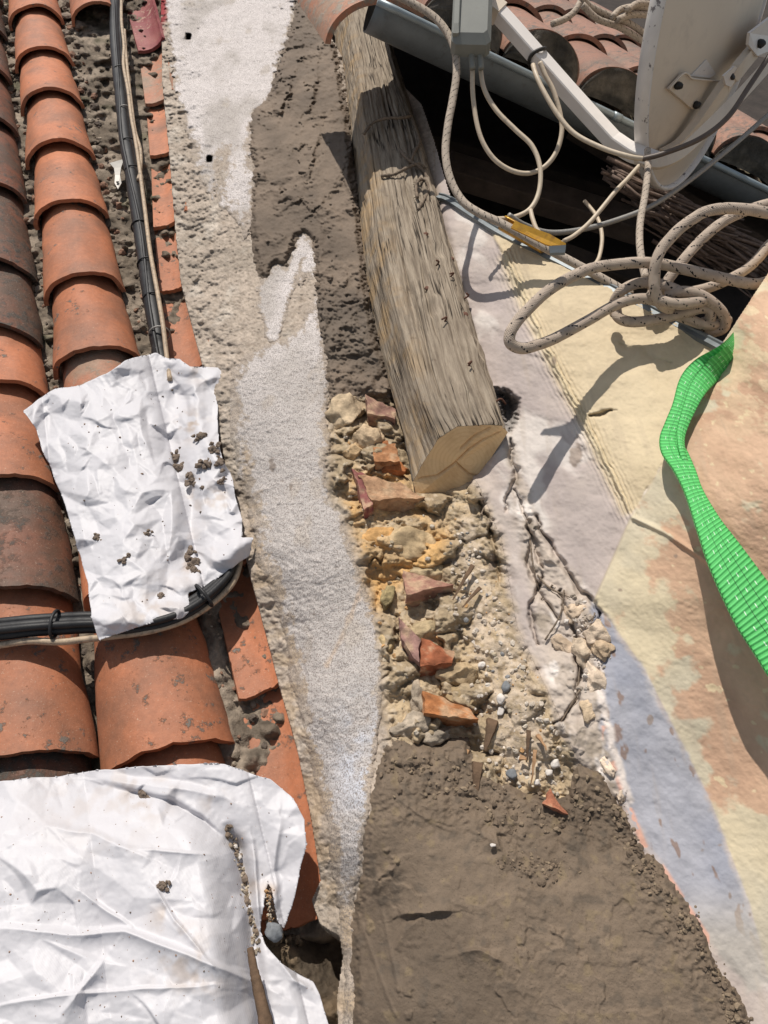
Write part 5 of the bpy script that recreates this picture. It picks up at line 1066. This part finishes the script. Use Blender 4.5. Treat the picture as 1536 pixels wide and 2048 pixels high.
big = [(402,872,12,'dark mortar crumb near the torn right corner of the small sheet'),(425,898,12,'dark mortar crumb at the right hem of the small sheet'),(352,915,13,'upper lump of the dark mortar heap in the fold of the small sheet'),(360,935,14,'middle lump of the dark mortar heap in the fold of the small sheet'),(382,955,15,'lowest big lump of the dark heap in the fold of the small sheet'),
       (415,928,14,'flat mortar lump between the fold and the right hem'),(440,925,11,'mortar lump right at the right hem of the small sheet'),(380,1105,11,'dark crumb above the pocket at the bottom of the small sheet'),(388,1125,15,'largest mortar lump in the bottom pocket of the small sheet'),(390,1140,10,'lower mortar lump in the bottom pocket of the small sheet'),
       (248,1120,9,'round brown crumb alone in the lower middle of the small sheet'),(293,1068,8,'brown crumb above the lone round one on the small sheet'),(192,1076,8,'small crumb near the left edge of the small sheet'),(320,1192,8,'reddish crumb near the bottom hem of the small sheet'),(442,963,8,'narrow crumb near the right hem below the flat lump'),(405,975,6,'tiny crumb between the fold and the right hem')]
for x, y, s_, lb in ((325,1775,11,'lone brown crumb in the middle of the big sheet'),(288,1588,15,'mortar crumb near the upper hem of the big sheet')): cluster(x, y, s_, hf2, 'crumb', lb, 'mortar crumb', 'mortar_crumb', x, 'mortar crumbs on the big sheet')
for k, (x, y, s_, lb) in enumerate(big): cluster(x, y, s_*1.15, hf1, 'crumb', lb, 'mortar crumb', 'mortar_crumb', k+500, G1n)
def scatter(name, n, fn, hf, mats_cols, label_kind, seed, smin, smax, sub=1, rough=.3):
    rs = np.random.RandomState(seed); mb = MB()
    pts = [fn(rs) for _ in range(n)]; X = np.array([[p[0] for p in pts]]); Y = np.array([[p[1] for p in pts]]); s, t = st(X, Y, .1); H = hf(X, Y, s, t)[0]
    for k in range(n):
        d = float(depth_h(X[0, k], Y[0, k], H[k])); sz = (smin+(smax-smin)*rs.rand()**2.5)/F*d; V, F_ = rock_data(PH(X[0, k], Y[0, k], H[k]+sz*.15), sz, seed*1000+k, sub, 0 if sub == 1 else rough, 7, (1, rs.uniform(.6, 1), rs.uniform(.5, .9)))
        mb.add(V, F_, mats_cols[rs.randint(len(mats_cols))])
    o = mb.build(name, M['stone'], None, False); tag(o, kind='stuff'); o['label'] = label_kind; return o
def inpoly(P, box, margin=0):
    def f(rs):
        while True:
            x = rs.uniform(box[0], box[2]); y = rs.uniform(box[1], box[3])
            if P(np.array([x]), np.array([y]))[0] > margin: return x, y
    return f
P_s1 = Poly([(100,800),(330,730),(430,760),(470,1000),(480,1090),(370,1170),(220,1250),(150,1050)])
scatter('sheet_grit', 90, inpoly(P_s1, (90,700,500,1270)), hf1, [(.22,.15,.11),(.12,.095,.075),(.3,.2,.14)], 'fine grit on the small plastic sheet', 61, .9, 4)
P_s2 = Poly([(0,1600),(400,1560),(600,1640),(560,1800),(500,1900),(520,2040),(0,2040)])
scatter('sheet_grit', 170, inpoly(P_s2, (0,1540,620,2048)), hf2, [(.28,.18,.13),(.16,.12,.09),(.35,.22,.15)], 'fine grit on the big plastic sheet', 62, .8, 2.6)
line2 = [(452,1650),(465,1690),(478,1720),(490,1765),(497,1800),(507,1860),(515,1910)]
def near_line(pl, sd_):
    def f(rs):
        k = rs.randint(len(pl)-1); u = rs.rand(); return pl[k][0]*(1-u)+pl[k+1][0]*u+rs.normal()*sd_, pl[k][1]*(1-u)+pl[k+1][1]*u+rs.normal()*sd_
    return f
scatter('fold_rubble', 150, near_line(line2, 5), hf2, [(.3,.24,.18),(.2,.15,.11),(.42,.36,.28),(.15,.12,.09)], 'rubble in the fold of the big sheet', 63, 3, 8, 2)
scatter('fold_rubble', 50, near_line([(536,1780),(540,1830),(545,1850)], 3), hf2, [(.4,.24,.12),(.2,.15,.11),(.42,.36,.28)], 'orange rubble in the narrow fold of the big sheet', 64, 2, 5, 2)
for x, y, s_, m_, lb in ((469,1693,7,'pebwhite','cream pebble at the top of the fold of the big sheet'),(477,1714,8,'pebwhite','pale angular pebble second down in the fold of the big sheet'),(490,1758,11,'crumb','largest brown lump in the fold of the big sheet'),(494,1805,10,'crumb','brown lump below the largest one in the fold'),(547,1862,21,'pebgrey','grey granite stone beside the broken end of the channel tile')):
    lump(x, y, s_, hf2 if x != 547 else (lambda X, Y, s, t: bed_h(X, Y, s, t)+.10), m_, lb, 'stone', 'stone' if m_ != 'crumb' else 'mortar_crumb', int(x))
# rubble in the roof gutters between the tile rows
def chan(off):
    def f(rs):
        t = rs.uniform(tpy(2040), tpy(-20)); s = sB(t)+off+rs.normal()*.022; P = s*S_+t*T_-1.238*N_; return 768-F*P[0]/P[2], 1024+F*P[1]/P[2]
    return f
BC = [(.26,.21,.165),(.18,.145,.11),(.32,.27,.21),(.13,.105,.085),(.27,.16,.11)]
scatter('channel_rubble', 230, chan(-.12), bed_h, BC, 'rubble between the two left tile rows', 71, 4, 15, 2)
scatter('channel_rubble', 260, chan(.125), bed_h, BC, 'rubble between the tile rows and the black cable', 72, 4, 14, 2)
P_g = Poly([(905,1060),(955,1080),(985,1180),(1030,1270),(1080,1400),(1120,1500),(1125,1560),(1010,1570),(960,1480),(950,1400),(930,1300),(900,1220)])
GC = [(.60,.52,.43),(.58,.51,.43),(.64,.58,.51),(.50,.43,.35),(.24,.24,.24),(.44,.37,.30),(.60,.53,.45),(.55,.47,.38)]
scatter('gravel', 360, inpoly(P_g, (890,1050,1130,1580), -6), base_h, GC, 'white and grey gravel spilled in the open masonry', 73, 1.3, 8, 2)
scatter('gravel', 260, inpoly(P_mas, (660,820,1200,1640), 12), base_h, [(.44,.37,.27),(.3,.25,.18),(.5,.44,.36),(.5,.3,.14)], 'loose chips on the exposed masonry', 74, 2, 7, 2)
scatter('gravel', 130, near_line([(1150,1200),(1180,1260),(1200,1330),(1160,1380)], 14), base_h, [(.6,.55,.5),(.5,.44,.38),(.4,.34,.28)], 'chips along the crack in the plaster', 75, 2, 8, 2)
mort_h = lambda X, Y, s, t: .35*base_h(X, Y, s, t)+.65*Hm(X, Y)+m2h(X, Y, s, t)+.014
CR = [(.20,.15,.105),(.15,.112,.08),(.25,.19,.13)]
scatter('mortar_crumbs', 300, near_line([(775,1530),(860,1545),(940,1570),(1040,1640),(1130,1640),(1200,1600)], 24), mort_h, CR, 'crumbly mortar along the top edge of the smooth mortar', 81, 1.5, 8, 2)
scatter('mortar_crumbs', 300, near_line([(1225,1600),(1270,1710),(1330,1790),(1400,1890),(1450,1990),(1480,2060)], 12), mort_h, CR, 'crumbly mortar along the right edge of the smooth mortar', 82, 1.5, 8, 2)
scatter('mortar_crumbs', 120, near_line([(1020,1715),(1070,1740),(1120,1735)], 18), mort_h, CR, 'patch of crumbs on the smooth mortar', 83, 1.5, 6, 2)
P_h = Poly([(530,1870),(600,1880),(640,1950),(690,2020),(680,2060),(640,2060),(560,1940)])
hole_h = lambda X, Y, s, t: bed_h(X, Y, s, t)+.055+.02*fbm(s*20, t*20, 9, 3)
scatter('wet_rubble', 340, inpoly(P_h, (530,1860,700,2070)), hole_h, [(.14,.105,.07),(.10,.075,.05),(.2,.15,.1)], 'crumbled wet mortar in the hole below the broken tile', 76, 5, 20, 2)
def wet_mound():
    relief('mortar_heap', (500, 1855, 720, 2200), 3, lambda X, Y, s, t: -.02+.085*ss(-40, 40, P_h(X, Y))*ss(2400, 1880, Y)+.02*fbm(s*22, t*22, 13, 5, .6)+.006*fbm(s*80, t*80, 15, 3), M['bed'], None, None, lambda X, Y, s, t: lerp3((.17, .125, .08), (.11, .085, .06), ss(-.3, .3, fbm(s*30, t*30, 5, 3))))
wet_mound(); tag(bpy.data.objects['mortar_heap'], 'heap of crumbly brown mortar in the hole at the foot of the wall', 'mortar heap')
# singled out pebbles
for x, y, s_, m_, lb in ((1002,1398,12,'pebwhite','largest white lime lump in the gravel'),(1000,1422,10,'pebwhite','white lump just under the largest one in the gravel'),(1012,1373,13,'pebgrey','square dark grey stone above the white lumps'),(1023,1548,13,'pebgrey','grey stone half buried at the foot of the gravel'),(1112,1528,12,'pebwhite','round white lump at the lower right end of the gravel'),(1098,1545,9,'pebwhite','white lump left of the round one at the gravel end'),(986,1690,6,'pebwhite','tiny white chip stuck on the smooth wet mortar'),(1075,1565,8,'pebwhite','small white lump nearest to the tile shard'),(965,1330,10,'pebwhite','pale flake in the middle of the gravel')):
    lump(x, y, s_, (lambda X, Y, s, t: base_h(X, Y, s, t)+.004) if y < 1600 else (lambda X, Y, s, t: base_h(X, Y, s, t)+.016), m_, lb, 'stone', 'stone', int(x+y), sub=3, rough=.15, cuts=7)
def splinter(p0, p1, w_, mat, label, hf=base_h, lift=.012, name='wood_splinter'):
    a = PH(np.array(float(p0[0])), np.array(float(p0[1])), surf(*p0, hf)+lift); b = PH(np.array(float(p1[0])), np.array(float(p1[1])), surf(*p1, hf)+lift); c = (a+b)/2+NW*.003
    path = crom([a, c, b], 8); V, F_, _ = sweep_data(path, [(-w_, -w_*.35), (w_*.9, -w_*.4), (w_*.7, w_*.4), (-w_*.8, w_*.3)], up=NW, scale=np.linspace(1, .25, len(path))); V = V+np.array([mnoise.noise_vector(Vector(v*120)) for v in V])*.0012
    return tag(mesh_obj(name, V, F_, M[mat], None, False), label, 'wood splinter', 'wood splinters in the rubble')
splinter((945,1130),(905,1200),.0045,'stick','brown stick leaning across the gravel below the beam')
splinter((960,1175),(925,1215),.004,'stick','shorter brown stick right of the first in the gravel')
splinter((1057,1460),(1053,1525),.004,'stick','upright grey brown stick in the lower gravel')
splinter((1075,1470),(1093,1500),.004,'splinter','orange splinter right of the upright stick')
splinter((1070,1500),(1062,1570),.003,'splinter','long thin splinter at the foot of the gravel')
splinter((932,1500),(922,1535),.006,'splinter','broad pale splinter stuck in the wet mortar below the bricks')
splinter((955,1525),(948,1610),.009,'stick','wide dark wood sliver standing in the wet mortar')
splinter((985,1440),(970,1500),.010,'stick','dark wood piece beside the lowest brick')
splinter((1040,1515),(1055,1520),.005,'splinter','short orange flake among the white lumps')
for k, pp in enumerate([[(1075,1150),(1098,1175),(1140,1195)],[(1128,1180),(1120,1230),(1090,1280)],[(1190,1225),(1165,1300),(1155,1380)],[(1160,1380),(1130,1430),(1105,1470)],[(1105,1170),(1085,1195),(1065,1230)],[(1060,1080),(1066,1130),(1078,1180)],[(960,985),(968,1010),(962,1030)]]):
    path = crom([PH(np.array(float(x)), np.array(float(y)), surf(x, y, base_h)+.004) for x, y in pp], 8)
    o = tube('dry_root', path, .0014, M['tendril'], None, 6, scale=.5+.9*np.random.RandomState(k).rand(len(path)))
    tag(o, ['short root across the top of the cracked plaster','root crossing the middle of the cracked plaster','longest root down the right side of the cracked plaster','lowest root in the big crack above the wet mortar','small slanting root left of the others','thin upright root below the dark wall pocket','tiny root right under the beam end'][k], 'dry root', 'dry roots in the cracked plaster')
# stick between the folds of the big sheet
path = crom([PH(np.array(float(x)), np.array(float(y)), h) for x, y, h in ((500,1895,.165),(508,1940,.165),(518,1985,.165),(535,2060,.165))], 10)
o = tube('stick', path, .0085, M['stick'], None, 8, scale=.65+.12*np.random.RandomState(5).rand(len(path))+np.linspace(-.25, .3, len(path))); tag(o, 'dark brown stick lying in the fold of the big plastic sheet', 'stick')

# ------------------------------------------------------------------ black cable bundle on the roof
def rcable(pts, r, mat, par, name='cable', m=10, scale=None, n=8):
    path = crom([PH(np.array(float(x)), np.array(float(y)), h) for x, y, h in pts], n)
    sc = None if scale is None else 1+scale*(np.random.RandomState(3).rand(len(path))-.5)
    V, F_, UV = sweep_data(path, circ(r, m), scale=sc); return mesh_obj(name, V, F_, M[mat], par, True, uvs=UV)
bun = empty('cable_bundle', PH(np.array(270.), np.array(400.), .05)); tag(bun, 'black taped cable bundle running down the roof beside the wall and under the small sheet', 'cable bundle')
bpts = [(232,-30),(230,60),(236,140),(243,200),(250,270),(262,340),(272,400),(283,470),(293,540),(303,600),(314,660),(322,710),(328,740),(334,775)]
bh = lambda y: .062-.02*max(0, min(1, (y-640)/70))
rcable([(x, y, bh(y)) for x, y in bpts], .0200, 'black', bun, 'taped_cable', 12, .12, 10)
rcable([(x+9, y-4, bh(y)-.002) for x, y in bpts], .010, 'black', bun, 'thin_cable', 10, .1, 10)
rcable([(x-3+4*math.sin(y/60), y, bh(y)+.018) for x, y in bpts], .0045, 'black', bun, 'thin_cable', 8, .1, 10)
for k, (x, y) in enumerate([(238,145),(248,225),(264,345),(278,455),(303,600),(316,668),(255,290),(291,530)]):
    c = PH(np.array(x+3.), np.array(float(y)), .062); ax = PH(np.array(x+6.), np.array(y+30.), .062)-PH(np.array(x-1.), np.array(y-30.), .062); ax /= np.linalg.norm(ax); u1 = np.cross(ax, NW); u1 /= np.linalg.norm(u1); u2 = np.cross(ax, u1)
    tube('cable_tie', np.array([c+u1*.024*math.cos(q_)+u2*.023*math.sin(q_) for q_ in np.linspace(0, 6.28, 20)]), .0022, M['clipmetal' if k % 4 == 1 else 'black'], bun, 5)
o = tube('cable', crom([PH(np.array(float(x)), np.array(float(y)), bh(y)+.023) for x, y in [(243,-20),(243,40),(248,90),(247,130),(256,180),(262,230),(270,275),(277,320),(281,350),(290,420),(300,500),(316,590),(326,650),(334,716),(340,760)]], 8), .0055, M['beige_cable'], None, 8)
tag(o, 'thin beige cable lying on the black bundle down the roof', 'cable', 'beige cables')
o = tube('cable', crom([PH(np.array(float(x)), np.array(float(y)), .08) for x, y in [(249,60),(253,120),(262,200),(270,260),(281,300),(281,340),(276,360)]], 8), .005, M['beige_cable'], None, 8)
tag(o, 'second beige grey cable bowing to the right of the black bundle', 'cable', 'beige cables')
bun2 = empty('cable_bundle', PH(np.array(100.), np.array(1260.), .1)); tag(bun2, 'black cables tied together crossing the lower tiles to the left edge', 'cable bundle')
for k, (dy, dh, r_) in enumerate(((0, 0, .0095), (14, -.002, .0085), (-11, -.002, .0085), (4, .014, .0065))):
    rcable([(-60,1258+dy,.118+dh),(0,1256+dy,.120+dh),(60,1250+dy,.122+dh),(120,1246+dy,.112+dh),(185,1243+dy,.100+dh),(250,1246+dy,.110+dh),(320,1236+dy,.114+dh),(380,1213+dy*.9,.108+dh),(430,1176+dy*.8,.092+dh),(465,1135+dy*.5,.076+dh),(478,1085,.06+dh)], r_, 'black', bun2, 'black_cable', 10, .06, 10)
for x, y in ((110, 1247), (408, 1190)):
    c = PH(np.array(float(x)), np.array(float(y+1)), .12); ax = SW if x < 200 else (SW+TW*.9)/1.35; u1 = np.cross(ax, NW); u1 /= np.linalg.norm(u1); u2 = np.cross(ax, u1)
    tube('cable_tie', np.array([c+u1*.024*math.cos(q_)+u2*.017*math.sin(q_) for q_ in np.linspace(0, 6.28, 20)]), .003, M['black'], bun2, 6)
o = tube('cable', crom([PH(np.array(float(x)), np.array(float(y)), h) for x, y, h in [(-60,1296,.112),(0,1290,.112),(60,1282,.118),(120,1284,.11),(185,1277,.10),(230,1272,.10),(300,1262,.110),(370,1240,.105),(430,1202,.09),(470,1158,.08),(484,1100,.07)]], 8), .0058, M['beige_cable'], None, 8)
tag(o, 'beige cable running below the black cables across the lower tiles', 'cable', 'beige cables')
# little galvanised clip between the rows
cl = empty('roof_clip', PH(np.array(235.), np.array(345.), .05)); tag(cl, 'small pale metal clip with a hole beside the black bundle', 'clip')
q0 = [PH(np.array(float(x)), np.array(float(y)), h) for x, y, h in ((219,326,.055),(248,318,.055),(242,335,.06),(240,350,.06),(243,366,.055),(236,378,.05),(229,366,.055),(230,350,.06),(228,336,.06))]; q1 = [p-NW*.003 for p in q0]; n = len(q0)
mesh_obj('clip_body', np.array(q0+q1), [tuple(range(n)), tuple(range(2*n-1, n-1, -1))]+[(i, n+i, n+(i+1) % n, (i+1) % n) for i in range(n)], M['clipmetal'], cl, False)
V, F_ = rock_data(PH(np.array(235.), np.array(364.), .058), .0045, 5, 2, 0, 0, (1, 1, .4)); mesh_obj('screw', V, F_, M['bolt'], cl)

# ------------------------------------------------------------------ ground far below
g = 30.0; o = mesh_obj('ground', [(-g, -g, 0), (g, -g, 0), (g, g, 0), (-g, g, 0)], [(0, 1, 2, 3)], M['ground'], None, False); tag(o, kind='structure')
